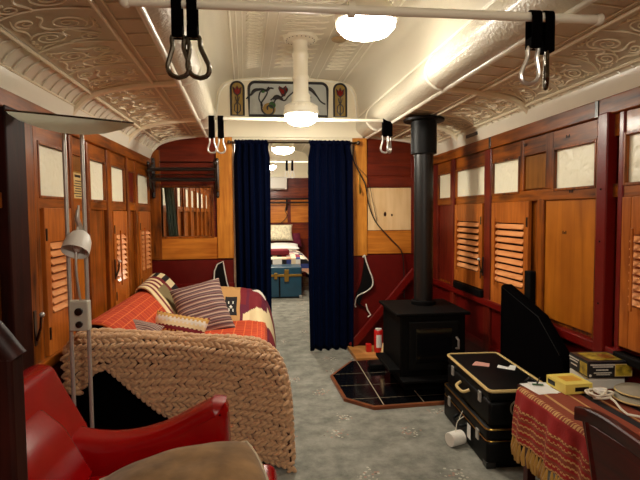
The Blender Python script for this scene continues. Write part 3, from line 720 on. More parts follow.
# ================================================================ HANGING BARS + STRAPS
def bar(name, label, y, z, xa, xb, r):
    t = thing(name, label, 'rail', (xa, y, z))
    part('rod', MB().tube([(xa, y, z), (xb, y, z)], r, n=12), M['cream'], t, smooth=True)
    fl_ = MB()
    for x in (xa, xb): fl_.ell((x, y, z), (.02, .022, .022))
    for x in (xa+(xb-xa)*.45,): fl_.lathe([(r*1.6, -.012), (r*1.6, .012)], (x, y, z), 12, Matrix.Rotation(PI/2, 3, 'Y'))
    part('bracket', fl_, M['cream'], t, smooth=True)
bar('hanging_bar', 'cream hanging bar across the near ceiling top', 1.71, 2.055, -.45, 1.24, .016)
bar('hanging_bar', 'cream hanging bar across the ceiling in front of the stained glass', 3.92, 2.095, -.50, 1.08, .013)
bar('hanging_bar', 'thin cream bar across the ceiling of the next compartment', 7.2, 2.10, -.48, .95, .012)
def strap(x, y, z, label, grp, L=.12, ring=.13, w=.011, lean=0, m='chrome', rz=0.0):
    t = thing('strap_hanger', label, 'strap', (x, y, z), grp)
    sb = MB(); r = .021
    sb.box(x-w, x+w, y-r-.003, y-r, z-L, z, .001); sb.box(x-w, x+w, y+r, y+r+.003, z-L, z, .001)
    pts = [(x, y+r*math.cos(a), z+r*math.sin(a)) for a in [PI*k/8 for k in range(9)]]
    for (a, b) in zip(pts, pts[1:]):
        c = (Vector(a)+Vector(b))/2; ang = math.atan2(b[2]-a[2], b[1]-a[1])
        sb.box(x-w, x+w, c.y-.006, c.y+.006, c.z-.0015, c.z+.0015, rot=Matrix.Rotation(ang, 3, 'X'))
    sb.box(x-w*1.05, x+w*1.05, y-r-.004, y+r+.004, z-L-.008, z-L*.72, .004)
    part('strap', sb, M['blackcloth'], t)
    prof = [(0, -.0), (.20, -.03), (.24, -.12), (.22, -.30), (.34, -.55), (.43, -.78), (.30, -.97), (0, -1.04)]
    P = [(a*.62, b) for a, b in [interp(prof, k/18) for k in range(19)]]
    full = P + [(-a, b) for a, b in P[::-1][1:-1]]
    part('ring', MB().tube([(x+ring*(a*math.cos(rz)+lean*b), y+ring*a*math.sin(rz), z-L-.0+ring*b) for a, b in full], ring*.062, closed=True, n=8), M[m], t, smooth=True)
strap(-.282, 1.71, 2.055, 'left black strap with dark steel loop, of the near pair at upper left', 'strap hangers', .105, .135, .017, m='darksteel')
strap(-.232, 1.71, 2.055, 'right black strap with dark steel loop, of the near pair at upper left', 'strap hangers', .105, .135, .017, lean=-.15, m='darksteel')
strap(.985, 1.71, 2.055, 'left black strap with bright steel loop, of the near pair at upper right', 'strap hangers', .105, .13, .02, m='chrome', lean=.12)
strap(1.035, 1.71, 2.055, 'right black strap with darker loop, of the near pair at upper right', 'strap hangers', 0.12, .13, .018, m='darksteel', rz=1.15)
strap(-.405, 3.92, 2.095, 'left strap of the far pair hanging beside the left door post', 'strap hangers', .145, .12, .022)
strap(-.335, 3.92, 2.095, 'right strap of the far pair hanging beside the left door post', 'strap hangers', .145, .12, .022)
strap(.985, 3.92, 2.095, 'left of two overlapping far straps next to the flue pipe', 'strap hangers', .12, .135, .022)
strap(1.02, 3.92, 2.095, 'right of two overlapping far straps next to the flue pipe', 'strap hangers', .12, .135, .022, rz=.9)
strap(.33, 7.2, 2.10, 'left strap seen in the next compartment above the bed', 'strap hangers', .12, .11, .016)
strap(.41, 7.2, 2.10, 'right strap seen in the next compartment above the bed', 'strap hangers', .12, .11, .016)

# ================================================================ CURTAINS
def curtain(xa, xb, z0, z1, label, seed):
    t = thing('velvet_curtain', label, 'curtain', ((xa+xb)/2, YP-.10, z0), 'navy velvet curtains')
    rnd = random.Random(seed); ph = [rnd.random()*6 for _ in range(4)]
    def fn(u, v):
        z = z0+(z1-z0)*v
        amp = .024+.012*(1-v)
        y = YP-.095 + amp*math.sin(u*2*PI*5.2+ph[0]+.4*math.sin(v*3+ph[1])) + .008*math.sin(u*2*PI*12+ph[2])
        w = 1-.10*math.exp(-((v-.97)/.03)**2) + .04*math.sin(3*v+ph[3])*(1-v)
        x = (xa+xb)/2+(u-.5)*(xb-xa)*w
        return Vector((x, y, z + (.012*math.sin(u*2*PI*9) if v > .99 else 0)))
    part('cloth', MB().grid(fn, 90, 40), M['velvet'], t, smooth=True, solid=.004, autos=False)
    def fn2(u, v):
        a = 2*PI*v; r = .022+.004*math.sin(u*60+ph[0])
        return Vector((xa+.02+(xb-xa-.04)*u, YP-.095+r*math.cos(a), z1-.012+r*math.sin(a)))
    part('gathered_header', MB().grid(fn2, 60, 10), M['velvet'], t, smooth=True, autos=False)
curtain(-.285, .055, .03, 2.03, 'navy velvet curtain on the left side of the doorway', 3)
curtain(.415, .845, .01, 2.03, 'wider navy velvet curtain on the right side of the doorway', 5)
t = thing('curtain_rod', 'dark metal curtain rod across the top of the doorway', 'rod', (-.3, YP-.095, 2.02))
part('rod', MB().tube([(-.32, YP-.095, 2.018), (.90, YP-.095, 2.018)], .009, n=8), M['darksteel'], t, smooth=True)
part('finial', MB().ell((-.325, YP-.095, 2.018), (.018,)*3).ell((.905, YP-.095, 2.018), (.022,)*3), M['darksteel'], t, smooth=True)
part('rod_bracket', MB().box(-.30, -.288, YP-.10, YP-.028, 2.01, 2.03).box(.87, .882, YP-.10, YP-.028, 2.01, 2.03), M['darksteel'], t)

# ================================================================ LUGGAGE RACK
t = thing('luggage_rack', 'black iron luggage rack with two rails above the partition window', 'rack', (-.76, YP, 1.6))
for (z, y) in ((1.755, YP-.20), (1.665, YP-.14)):
    part('rail', MB().tube([(-1.05, y, z), (-.44, y, z)], .018, n=10), M['iron_gloss'], t, smooth=True)
for x in (-1.035, -.445):
    b = MB(); y = YP-.03
    b.tube([(x, y, 1.85), (x, y, 1.52)], .018, n=8)
    b.tube([interp([(x, y, 1.56), (x, y-.07, 1.60), (x, YP-.16, 1.70), (x, YP-.22, 1.80)], k/12) for k in range(13)], .015, n=8)
    b.tube([interp([(x, y, 1.83), (x, y-.06, 1.80), (x, YP-.15, 1.72), (x, YP-.205, 1.765)], k/12) for k in range(13)], .013, n=8)
    for (yy, zz, R) in ((YP-.07, 1.70, .035), (YP-.08, 1.77, .022), (YP-.055, 1.62, .025)):
        b.tube([(x, yy+R*math.cos(a), zz+R*math.sin(a)) for a in [2*PI*k/12 for k in range(12)]], .005, closed=True, n=6)
    for (yy, zz) in ((y, 1.86), (y, 1.515), (YP-.225, 1.805)): b.ell((x, yy, zz), (.018, .018, .018))
    part('bracket', b, M['iron_gloss'], t, smooth=True)
part('mesh_bar', MB().tube([(-1.05, YP-.07, 1.715), (-.44, YP-.07, 1.715)], .006, n=6), M['iron_gloss'], t, smooth=True)

# black scroll-shaped seat ends with white braid on the partition
def scroll_board(pts, label):
    xs = sum(p[0] for p in pts)/len(pts)
    t = thing('scroll_bracket', label, 'bracket', (xs, YP-.03, min(p[1] for p in pts)))
    n = len(pts); sm = [interp(pts+[pts[0]], k/(n*6)) for k in range(n*6)]
    part('board', MB().prism(sm, YP-.045, YP-.02, 'y'), M['black'], t)
    return t, sm
t, sm = scroll_board([(-.50, .60), (-.49, .82), (-.44, .885), (-.405, .89), (-.39, .80), (-.35, .62), (-.36, .50), (-.48, .50)], 'black board edged with white braid behind the patchwork quilt')
part('braid', MB().tube([(x, YP-.048, z) for x, z in [(-.50, .56), (-.495, .70), (-.488, .80), (-.46, .865), (-.405, .893), (-.395, .82), (-.375, .70), (-.35, .60)]], .006, n=6), M['braid_white'], t, smooth=True)
t, sm = scroll_board([(.975, .91), (1.0, .80), (1.05, .68), (1.035, .60), (.96, .53), (.93, .44), (.99, .40), (.90, .44), (.885, .52), (.93, .62), (.955, .75)], 'black S-shaped bracket edged with white braid beside the right curtain')
part('braid', MB().tube([interp([(.955, .905, 0), (.975, .925, 0), (.985, .88, 0), (1.02, .78, 0), (1.055, .68, 0), (1.045, .61, 0), (.98, .56, 0), (.90, .52, 0), (.875, .44, 0), (.885, .41, 0)], k/30)[0:2] and (interp([(.955, .905), (.975, .925), (.985, .88), (1.02, .78), (1.055, .68), (1.045, .61), (.98, .56), (.90, .52), (.875, .44), (.885, .41)], k/30)[0], YP-.048, interp([(.955, .905), (.975, .925), (.985, .88), (1.02, .78), (1.055, .68), (1.045, .61), (.98, .56), (.90, .52), (.875, .44), (.885, .41)], k/30)[1]) for k in range(31)], .007, n=6), M['braid_white'], t, smooth=True)
part('hook', MB().tube([(.985, YP-.05, .44), (1.0, YP-.055, .38), (1.03, YP-.06, .33), (1.0, YP-.06, .31)], .007, n=6), M['braid_white'], t, smooth=True)

# diagonal brace
t = MB(); t.box(-.49, .49, -.02, .02, -.035, .035, .006)
for v in t.bm.verts: v.co = Matrix.Rotation(-math.atan2(.74, .64), 3, 'Y') @ v.co + Vector((1.15, YP-.09, .40))
tag(part('diagonal_brace', t, M['maroon_post']), 'maroon timber brace slanting up the partition behind the stove', 'brace')

# cables on the partition
c1 = [(.87, YP-.05, 2.0), (.86, YP-.06, 1.88), (.90, YP-.06, 1.78), (.98, YP-.06, 1.62), (1.02, YP-.05, 1.42), (1.09, YP-.05, 1.25), (1.24, YP-.05, 1.08), (1.35, YP-.05, .95), (1.37, YP-.06, .72), (1.36, YP-.1, .5)]
tag(part('power_cable', MB().tube([interp(c1, k/60) for k in range(61)], .006, n=6), M['cable'], smooth=True), 'black cable looping down the partition past the bare plywood panel', 'cable')
c1 = [(.88, YP-.06, 1.95), (.90, YP-.07, 1.80), (1.00, YP-.07, 1.68), (1.06, YP-.045, 1.45), (1.10, YP-.045, 1.26)]
tag(part('power_cable', MB().tube([interp(c1, k/40) for k in range(41)], .003, n=6), M['cable'], smooth=True), 'thinner black cable crossing the bare plywood panel', 'cable')
part_h = thing('brass_hook', 'small brass coat hook on the right honey pine door post', 'hook', (.93, YP-.03, 1.6))
part('plate', MB().box(.92, .94, YP-.036, YP-.03, 1.53, 1.75, .001), M['brass'], part_h)
part('prong', MB().tube([(.93, YP-.036, 1.62), (.93, YP-.07, 1.57), (.93, YP-.08, 1.54), (.93, YP-.09, 1.57)], .006, n=6).ell((.93, YP-.045, 1.73), (.01, .02, .01)), M['brass'], part_h, smooth=True)

# ================================================================ STOVE
SX0, SX1, SY0, SY1 = .925, 1.475, 3.34, 3.90
t = thing('wood_stove', 'black cast iron wood stove with tall flue pipe on tiled hearth', 'stove', (1.22, 3.62, .03))
b = MB(); b.box(SX0+.03, SX1-.03, SY0+.02, SY1-.02, .14, .60, .012)
part('firebox', b, M['iron'], t)
part('top_plate', MB().box(SX0, SX1, SY0, SY1, .60, .622, .006), M['iron'], t)
part('plinth', MB().box(SX0+.08, SX1-.08, SY0+.08, SY1-.06, 0.031, .14, .006), M['iron'], t)
d = part('door', MB().box(SX0+.09, SX1-.09, SY0, SY0+.02, .20, .56, .008), M['black'], t)
part('door_glass', MB().box(SX0+.14, SX1-.14, SY0-.003, SY0+.001, .26, .51, .002), M['tile'], d)
part('door_handle', MB().tube([(SX1-.11, SY0-.005, .36), (SX1-.11, SY0-.045, .37), (SX1-.11, SY0-.045, .43), (SX1-.11, SY0-.005, .44)], .008, n=8), M['steel'], d, smooth=True)
part('side_shelf', MB().box(SX0-.05, SX0+.03, SY0+.02, SY1-.1, .19, .215, .005), M['iron'], t)
part('ash_lip', MB().box(SX0+.02, SX1-.02, SY0-.08, SY0+.02, .14, .16, .005), M['iron'], t)
fp = part('flue_pipe', MB().lathe([(.074, .622), (.074, 1.35), (.077, 1.35), (.077, 1.37), (.074, 1.37), (.074, 1.95)], (1.238, 3.7, 0), 36), M['perf'], t, smooth=True)
part('flue_sleeve', MB().lathe([(.074, 1.80), (.099, 1.80), (.099, 2.06), (.096, 2.06)], (1.238, 3.7, 0), 36), M['black'], t, smooth=True)
part('ceiling_flange', MB().lathe([(.096, 2.045), (.155, 2.05), (.158, 2.065), (.15, 2.07), (.096, 2.072)], (1.238, 3.7, 0), 40), M['black'], t, smooth=True)
part('flue_collar', MB().lathe([(.096, .622), (.096, .65), (.08, .655)], (1.238, 3.7, 0), 36), M['iron'], t, smooth=True)

# hearth
HP = [(.51, 3.86), (.54, 3.36), (.72, 3.18), (1.60, 3.22), (1.60, 4.30), (.74, 4.22)]
t = thing('hearth', 'black tiled hearth with clipped corners and timber border under the stove', 'hearth', (1.1, 3.7, 0))
def inset(P, d):
    c = Vector((sum(p[0] for p in P)/len(P), sum(p[1] for p in P)/len(P))); out = []
    n = len(P)
    for i in range(n):
        p0, p1, p2 = Vector(P[i-1]), Vector(P[i]), Vector(P[(i+1) % n])
        e1 = (p1-p0).normalized(); e2 = (p2-p1).normalized()
        n1 = Vector((-e1.y, e1.x)); n2 = Vector((-e2.y, e2.x))
        m = (n1+n2).normalized(); k = d/max(.3, m.dot(n1)); out.append(tuple(p1+m*k))
    return out
part('border', MB().prism(HP, 0.001, .022, 'z'), M['borderwood'], t)
IP = inset(HP, .022)
part('grout_bed', MB().prism(IP, .022, .024, 'z'), M['grout'], t)
# tiles: axis-aligned grid clipped to the inner polygon
def clip(poly, a, b, c):     # keep a*x+b*y<=c
    out = []
    for i in range(len(poly)):
        p, q = poly[i], poly[(i+1) % len(poly)]
        dp, dq = a*p[0]+b*p[1]-c, a*q[0]+b*q[1]-c
        if dp <= 0: out.append(p)
        if dp*dq < 0:
            u = dp/(dp-dq); out.append((p[0]+(q[0]-p[0])*u, p[1]+(q[1]-p[1])*u))
    return out
tl = []
for xa, xb in ((.5, .79), (.798, 1.08), (1.088, 1.36), (1.368, 1.7)):
    for ya, yb in ((3.1, 3.33), (3.337, 3.60), (3.607, 3.87), (3.877, 4.4)):
        P = IP
        for q in ((-1, 0, -xa), (1, 0, xb), (0, -1, -ya), (0, 1, yb)):
            P = clip(P, *q)
            if len(P) < 3: break
        if len(P) >= 3: part('tile', MB().prism(P, .024, .0255, 'z'), M['tile'], t)

# board with can on it
t = MB(); t.prism([(.79, 4.66), (1.14, 4.64), (1.12, 4.24), (.80, 4.24)], .001, .035, 'z')
tag(part('wooden_board', t, M['boardwood'], at=(.95, 4.5, 0)), 'light wooden board on the carpet left of the stove', 'board')
t = thing('red_can', 'tall red tin with pale label standing on the board beside the stove', 'can', (1.045, 4.42, .035))
part('body', MB().lathe([(0, 0), (.04, 0), (.042, .005), (.042, .205), (.038, .21), (0, .21)], (1.045, 4.42, .035), 28), M['redcan'], t, smooth=True)
part('label', MB().lathe([(.0425, .05), (.0425, .17)], (1.045, 4.42, .035), 24, Matrix.Rotation(-2.3, 3, 'Z'), arc=1.3), M['paper'], t, smooth=True)
part('lid', MB().lathe([(.03, .205), (.03, .222), (0, .222)], (1.045, 4.42, .035), 20), M['white'], t, smooth=True)
tag(part('matchbox', MB().box(.93, .98, 4.42, 4.47, .036, .11, .003), M['redcan'], at=(.955, 4.44, .036)), 'small red box beside the tall red can', 'box')
t = thing('hearth_brush', 'tan handled hearth brush leaning on the stove side', 'brush', (.90, 3.95, .04))
part('handle', MB().tube([(.985, 3.98, .24), (.975, 3.96, .17), (.965, 3.95, .10)], [.008, .017, .02], n=10), M['pale'], t, smooth=True)
part('bristle_head', MB().box(.86, .99, 3.92, 4.06, .031, .075, .008), M['black'], t)

# ================================================================ SOFA BED
t = thing('sofa_bed', 'long black sofa along the left wall under the throws', 'sofa', (-.53, 3.5, 0))
SY0_, SY1_ = 2.52, 4.56
part('base', MB().box(-1.03, -.04, SY0_+.02, SY1_-.02, .04, .36, .02), M['blackcloth'], t)
part('seat_cushion', MB().box(-.85, -.03, SY0_+.2, SY1_-.2, .34, .43, .03, seg=3), M['blackcloth'], t, smooth=True)
part('backrest', MB().prism([(-1.035, .2), (-.64, .40), (-.86, .66), (-.97, .69), (-1.035, .65)], SY0_+.30, SY1_-.02, 'y', .02), M['blackcloth'], t, smooth=True)
part('arm', MB().box(-1.03, .01, SY0_, SY0_+.22, .03, .57, .05, seg=4), M['blackcloth'], t, smooth=True)
part('arm', MB().box(-1.03, .01, SY1_-.22, SY1_, .03, .60, .05, seg=4), M['blackcloth'], t, smooth=True)
for (x, y) in ((-.95, 2.6), (-.08, 2.6), (-.95, 4.48), (-.08, 4.48)):
    part('foot', MB().box(x-.03, x+.03, y-.03, y+.03, 0, .05, .005), M['darkwood'], t)

OP = [(-1.03, .66), (-1.0, .735), (-.90, .745), (-.80, .67), (-.68, .52), (-.60, .46), (-.40, .455), (-.18, .455), (-.06, .45), (-.01, .42), (.0, .34), (-.005, .20)]
def orange_pt(u, v, off=0):
    x, z = interp(OP, u); y = 2.76+(4.34-2.76)*v
    n = .006*noise.noise(Vector((x*4, y*3, 1)))
    return Vector((x+n, y, z+n+off))
o = part('orange_throw', MB().grid(orange_pt, 70, 50), M['plaid'], smooth=True, solid=.012, autos=False, at=None)
tag(o, 'orange checked woven throw covering the sofa back and seat', 'throw')

# afghan: curved striped band over the far end of the back
def afg(u, v):
    y = 3.92+.50*u - .22*math.sin(v*2.2)*(1-u)
    w = v*.58
    x, z = interp(OP, .05+w*.85)
    return Vector((x, y, z+.022+.012*math.sin(v*9)+.05*u*(1-v)))
def afm(u, v):
    z = u*7 + .18*(int(v*40) % 2)
    if u < .10: return 2
    if u < .17: return 0
    if u < .24: return 2
    if u < .62: return 1 if v > .35 else (0 if int(u*12) % 2 else 2)
    if u < .72: return 0
    return 2 if int(v*14) % 2 else 3
o = part('striped_afghan', MB().grid(afg, 60, 60, afm), [F_MAROON, F_KHAKI, F_CREAM, F_BLACK], smooth=True, solid=.012, autos=False)
tag(o, 'maroon, khaki and cream crocheted afghan over the far corner of the sofa back', 'blanket')

def cushion(name, label, c, sx, sy, th, R, mats, matfn=None, group=None, pipe=None, n=28, pw=2.4, rnd=0.0):
    t = thing(name, label, 'cushion', c, group)
    C = Vector(c)
    def side(sg):
        def fn(u, v):
            a, b = 2*u-1, 2*v-1
            h = max(0, (1-abs(a)**pw))**.5*max(0, (1-abs(b)**pw))**.5
            pin = (1-.06*(1-abs(a)**2)*(abs(b)**4))*(1-rnd*a*a/2)**.5; pin2 = (1-.06*(1-abs(b)**2)*(abs(a)**4))*(1-rnd*b*b/2)**.5
            w = .010*noise.noise(Vector((a*2.3+c[0]*5, b*2.3, sg)))
            return C + R @ Vector((a*sx*pin2, b*sy*pin, sg*(th*h)+w*h))
        return fn
    mb = MB(); mb.grid(side(1), n, n, matfn); mb.grid(side(-1), n, n, matfn)
    bmesh.ops.remove_doubles(mb.bm, verts=mb.bm.verts, dist=.0008)
    part('cover', mb, mats, t, smooth=True, autos=False)
    if pipe:
        pts = []
        for k in range(80):
            q = k/80*4; i = int(q); f_ = (q-i)*2-1
            a, b = ((f_, -1), (1, f_), (-f_, 1), (-1, -f_))[i]
            pin = (1-.06*(1-abs(a)**2)*(abs(b)**4))*(1-rnd*a*a/2)**.5; pin2 = (1-.06*(1-abs(b)**2)*(abs(a)**4))*(1-rnd*b*b/2)**.5
            pts.append(C + R @ Vector((a*sx*pin2, b*sy*pin, 0)))
        part('piping', MB().tube(pts, .006, closed=True, n=6), pipe, t, smooth=True)
    return t
def rot(rx, ry, rz): return (Matrix.Rotation(math.radians(rz), 3, 'Z') @ Matrix.Rotation(math.radians(ry), 3, 'Y') @ Matrix.Rotation(math.radians(rx), 3, 'X'))
S1 = flat('mauve_stripe_cloth', (128, 100, 96)); S2 = flat('dark_stripe_cloth', (70, 48, 50)); S3 = flat('cream_stripe_cloth', (190, 164, 142)); S4 = flat('wine_stripe_cloth', (108, 66, 62))
def stripef(u, v):
    k = int(v*64+.0); return (0, 1, 0, 2, 0, 3, 1, 0, 2, 1, 3, 0, 1, 0, 2, 3)[k % 16]
cushion('striped_cushion', 'mauve, brown and cream striped cushion leaning on the sofa', (-.50, 3.86, .60), .20, .235, .085, rot(54, 0, 8) @ rot(0, 0, 14), [S1, S2, S3, S4], stripef, n=64)

def crf(u, v):
    k = int(v*10 + .35*(int(u*26) % 2)); return (0, 2, 3, 0, 4, 1, 0, 2, 3, 1)[k % 10]
cushion('crochet_cushion', 'crocheted zigzag cushion in maroon, gold and white behind the chunky knit', (-.60, 3.30, .535), .20, .15, .05, rot(62, 6, -20), [F_MAROON, F_GOLD, F_CREAM, F_WHITE, F_GREEN], crf, n=52)
cushion('striped_cushion', 'grey striped cushion mostly hidden behind the crest of the chunky knit', (-.80, 3.05, .63), .15, .09, .05, rot(30, 12, -5), [S1, S2, S3, S4], stripef, n=48)

# patchwork quilt over the far arm
def quilt(u, v):
    # u across (x), v from seat up over the arm
    xe = -.50+.60*u
    P = [(4.02, .47), (4.10, .54), (4.22, .64), (4.33, .69), (4.45, .685), (4.54, .62)]
    y, z = interp(P, v)
    drop = 0
    x = xe
    if u > .70:
        q = (u-.70)/.30; x = -.08+.15*math.sin(q*PI/2); drop = q**1.5*(.46 if v > .2 else .36)
    z = z-drop-.02*u-.07*u*u
    k = .012*noise.noise(Vector((u*5, v*5, 3)))
    return Vector((x+k, y+k+.012*math.sin(u*3)-.28*max(0, (u-.6)/.4)*(1-v)**2, max(.12, z+k)))
def qm(u, v):
    if u < .46:
        if .26 < u < .41 and .12 < v < .40:
            a, b = (u-.335)/.075, (v-.26)/.14
            return 5 if (abs(abs(a)-.4) < .16 and abs(abs(b)-.4) < .16) or abs(a)+abs(b) < .22 else 3
        return 1
    if u > .50 and abs(v-(.02+(u-.45)*.75)) < .10: return 2
    if .62 < u < .78 and v > .62: return 3 if v-.62 > (u-.62)*1.2 else 5
    if u < .55: return 0 if v > .3 else 4
    if u > .8 and .35 < v < .5: return 2
    return 0 if int(u*12) % 3 else 4
o = part('patchwork_quilt', MB().grid(quilt, 70, 60, qm), [F_MAROON, F_TAN, F_CREAM, F_BLACK, F_PURP, F_WHITE], smooth=True, solid=.02, autos=False)
tag(o, 'maroon and tan patchwork quilt draped over the far sofa arm', 'quilt')

# chunky knit throw over the near arm
CT = [(-.99, .68), (-.93, .74), (-.80, .745), (-.60, .725), (-.40, .705), (-.20, .69), (-.05, .665), (.04, .60), (.09, .48), (.108, .34), (.115, .20), (.12, .06)]
def hem(x):
    pts = [(-1.02, .52), (-.93, .48), (-.87, .58), (-.79, .61), (-.70, .53), (-.53, .37), (-.30, .22), (-.05, .10), (.12, .03)]
    for a, b in zip(pts, pts[1:]):
        if a[0] <= x <= b[0]: return a[1]+(b[1]-a[1])*(x-a[0])/(b[0]-a[0])
    return .04
def knit(s_, t_):
    x, h = interp(CT, s_)
    yb = 2.80; yf = 2.47; r = .07
    l1 = .34; l2 = .15
    if t_ < l1:
        q = t_/l1; y = yb-(yb-(yf+r))*q; z = h-.16*(1-q)**2 + .008*noise.noise(Vector((x*5, y*5, 2)))
        return Vector((x, y, z))
    hz = min(hem(x), h-.05)
    if t_ < l1+l2:
        a = (t_-l1)/l2*PI/2; rr = min(r, (h-hz)*.5)
        return Vector((x, yf+r-r*math.sin(a), h-rr*(1-math.cos(a))))
    q = (t_-l1-l2)/(1-l1-l2); rr = min(r, (h-hz)*.5)
    return Vector((x, yf-.02*math.sin(q*PI)+.02*noise.noise(Vector((x*4, q*3, 0))), (h-rr)+(hz-(h-rr))*q))
t = thing('knitted_throw', 'chunky sand-coloured knitted throw over the near end of the sofa', 'throw', (-.45, 2.6, .4))
part('gap_shade_sheet', MB().grid(lambda u, v: knit(u, v)+Vector((0, .012, -.012)), 60, 60), M['knit_gap_shade'], t, smooth=True, solid=.008, autos=False)
def nrm(a, b):
    e = .004; A = knit(min(1, a+e), b)-knit(max(0, a-e), b); B = knit(a, min(1, b+e))-knit(a, max(0, b-e))
    n = A.cross(B); 
    if n.length < 1e-9: n = Vector((0, -1, 0))
    return A, B, n.normalized()
st = MB()
ico = bmesh.new(); bmesh.ops.create_icosphere(ico, subdivisions=2, radius=1); ico_v = [v.co.copy() for v in ico.verts]; ico_f = [[v.index for v in f_.verts] for f_ in ico.faces]; ico.free()
def addell(mb, c, R, ax):
    vs = [mb.bm.verts.new(c + R @ Vector((p.x*ax[0], p.y*ax[1], p.z*ax[2]))) for p in ico_v]
    for f_ in ico_f: mb.bm.faces.new([vs[i] for i in f_])
def arclen(fn, n=200):
    L = [0]; p = fn(0)
    for k in range(1, n+1):
        q = fn(k/n); L.append(L[-1]+(q-p).length); p = q
    return L
def invert(L, d):
    for k in range(1, len(L)):
        if L[k] >= d: return (k-1+(d-L[k-1])/max(1e-9, L[k]-L[k-1]))/(len(L)-1)
    return None
def stitch_row(path, across_of):
    """a plait of overlapping stitches along a list of (point, normal)"""
    L = [0]
    for (p, _), (q, _) in zip(path, path[1:]): L.append(L[-1]+(q-p).length)
    d = .01; k = 0
    while d < L[-1]:
        while L[k+1] < d: k += 1
        f_ = (d-L[k])/max(1e-9, L[k+1]-L[k]); p = path[k][0].lerp(path[k+1][0], f_); n = path[k][1].lerp(path[k+1][1], f_).normalized()
        tg = (path[min(k+2, len(path)-1)][0]-path[max(k-1, 0)][0]).normalized(); ac = n.cross(tg).normalized(); n = tg.cross(ac).normalized()
        for sg in (-1, 1):
            dirv = (tg*.82+ac*sg*.57+Vector((random.uniform(-.08, .08), random.uniform(-.08, .08), random.uniform(-.08, .08)))).normalized(); w = n.cross(dirv).normalized(); n3 = dirv.cross(w).normalized()
            c = p + ac*(sg*.0122) + n*(.006+.004*sg) + Vector((random.uniform(-.003, .003), 0, random.uniform(-.003, .003)))
            addell(st, c, Matrix((dirv, w, n3)).transposed(), (.0275*random.uniform(.88, 1.14), .0118, .0145))
        d += .032
def crest_h(x):
    for a, b in zip(CT, CT[1:]):
        if a[0] <= x <= b[0]: return a[1]+(b[1]-a[1])*(x-a[0])/(b[0]-a[0])
    return 0
def edge_x(z):
    for a, b in zip(CT[5:], CT[6:]):
        if b[1] <= z <= a[1]: return a[0]+(b[0]-a[0])*(a[1]-z)/(a[1]-b[1])
    return .12 if z < .1 else -.2
# rows over the top and down the outer side
for k in range(8):
    t_ = (.02, .07, .125, .18, .235, .29, .345, .40)[k]
    path = []
    for j in range(91):
        q = j/90; A, B, n = nrm(q, t_)
        if n.z < -.05 or n.x < -.3: n = -n
        path.append((knit(q, t_), n))
    stitch_row(path, None)
# rows across the front, sagging to the right
def guide(x): return .742-.05*max(0, (x+.9))-.10*max(0, x+.45)**1.6*2.0
k = 0
while k < 22:
    path = []
    for j in range(141):
        x = -.985+1.12*j/140; z = guide(x)-.006-k*.044+.006*math.sin(x*9+k)
        h = crest_h(x); ex = edge_x(z)
        if z < h-.005 and z > hem(x)+.008 and x < ex-.002:
            y = 2.47; n = Vector((0, -1, 0))
            if h-z < .07: u_ = 1-(h-z)/.07; y += .07-.07*math.sqrt(max(0, 1-u_*u_)); n = Vector((0, -math.sqrt(max(.02, 1-u_*u_)), u_)).normalized()
            dd = ex-x
            if dd < .05: u_ = 1-dd/.05; y += .05-.05*math.sqrt(max(0, 1-u_*u_)); n = (n+Vector((u_, 0, 0))).normalized()
            path.append((Vector((x, y-.012+.012*noise.noise(Vector((x*4, z*6, 0))), z)), n))
        else:
            if len(path) > 3: stitch_row(path, None)
            path = []
    if len(path) > 3: stitch_row(path, None)
    k += 1
part('stitches', st, M['knit'], t, smooth=True, autos=False)
# braided selvedge down the right edge and along the hem
ed = MB()
P_ = [knit(q, 1.0) for q in [k/90 for k in range(91)]]
Lh = arclen(lambda q: knit(q, 1.0)); d = 0
while d < Lh[-1]:
    q = invert(Lh, d) or 0
    p = knit(q, 1.0); A = (knit(min(1, q+.01), 1)-knit(max(0, q-.01), 1)).normalized()
    for sg in (-1, 1):
        up = Vector((0, -1, 0)); sd = A.cross(up).normalized(); dv = (A*.8+sd*sg*.5).normalized(); w = up.cross(dv).normalized()
        addell(ed, p+sd*sg*.010+Vector((0, -.008, 0)), Matrix((dv, w, dv.cross(w))).transposed(), (.026, .013, .014))
    d += .032
zz = .56
while zz > .03:
    ex = edge_x(zz)
    for sg in (-1, 1):
        dv = Vector((sg*.5, -.15, .85)).normalized(); up = Vector((.5, -.85, 0)).normalized(); w = up.cross(dv).normalized()
        addell(ed, Vector((ex-.004+sg*.010, 2.492-.004*sg, zz)), Matrix((dv, w, dv.cross(w))).transposed(), (.027, .014, .015))
    zz -= .036
part('selvedge', ed, M['knit'], t, smooth=True, autos=False)

# ================================================================ FLOOR LAMP
LX, LY = -.80, 2.17
t = thing('floor_lamp', 'twin-pole metal floor lamp with wide uplighter bowl and white reading head', 'lamp', (LX, LY, 0))
part('base', MB().lathe([(0, 0), (.13, 0), (.135, .008), (.13, .02), (.05, .028), (0, .028)], (LX, LY, 0), 36), M['steel'], t, smooth=True)
for dx in (-.036, .036):
    part('pole', MB().tube([(LX+dx, LY, .02), (LX+dx, LY, 1.70)], .0085, n=12), M['steel'], t, smooth=True)
Rb = Matrix.Rotation(math.radians(5.0), 3, 'Y') @ Matrix.Rotation(math.radians(8.5), 3, 'X')
prof = [(0, 0), (.05, .002), (.12, .013), (.19, .036), (.235, .062), (.254, .080), (.250, .082), (.23, .066), (.18, .042), (.10, .018), (0, .008)]
part('uplighter_bowl', MB().lathe([(0, 0), (.05, .002), (.12, .013), (.19, .036), (.225, .056), (.238, .070)], (LX, LY, 1.69), 56, Rb), M['bowl'], t, smooth=True)
part('bowl_rim', MB().tube([Vector((LX, LY, 1.69)) + Rb @ Vector((.237*math.cos(a), .237*math.sin(a), .070)) for a in [2*PI*k/56 for k in range(56)]], .004, closed=True, n=6), M['darksteel'], t, smooth=True)
M['clampsteel'] = plain('satin_clamp_metal', (206, 206, 190), .35, metal=.3)
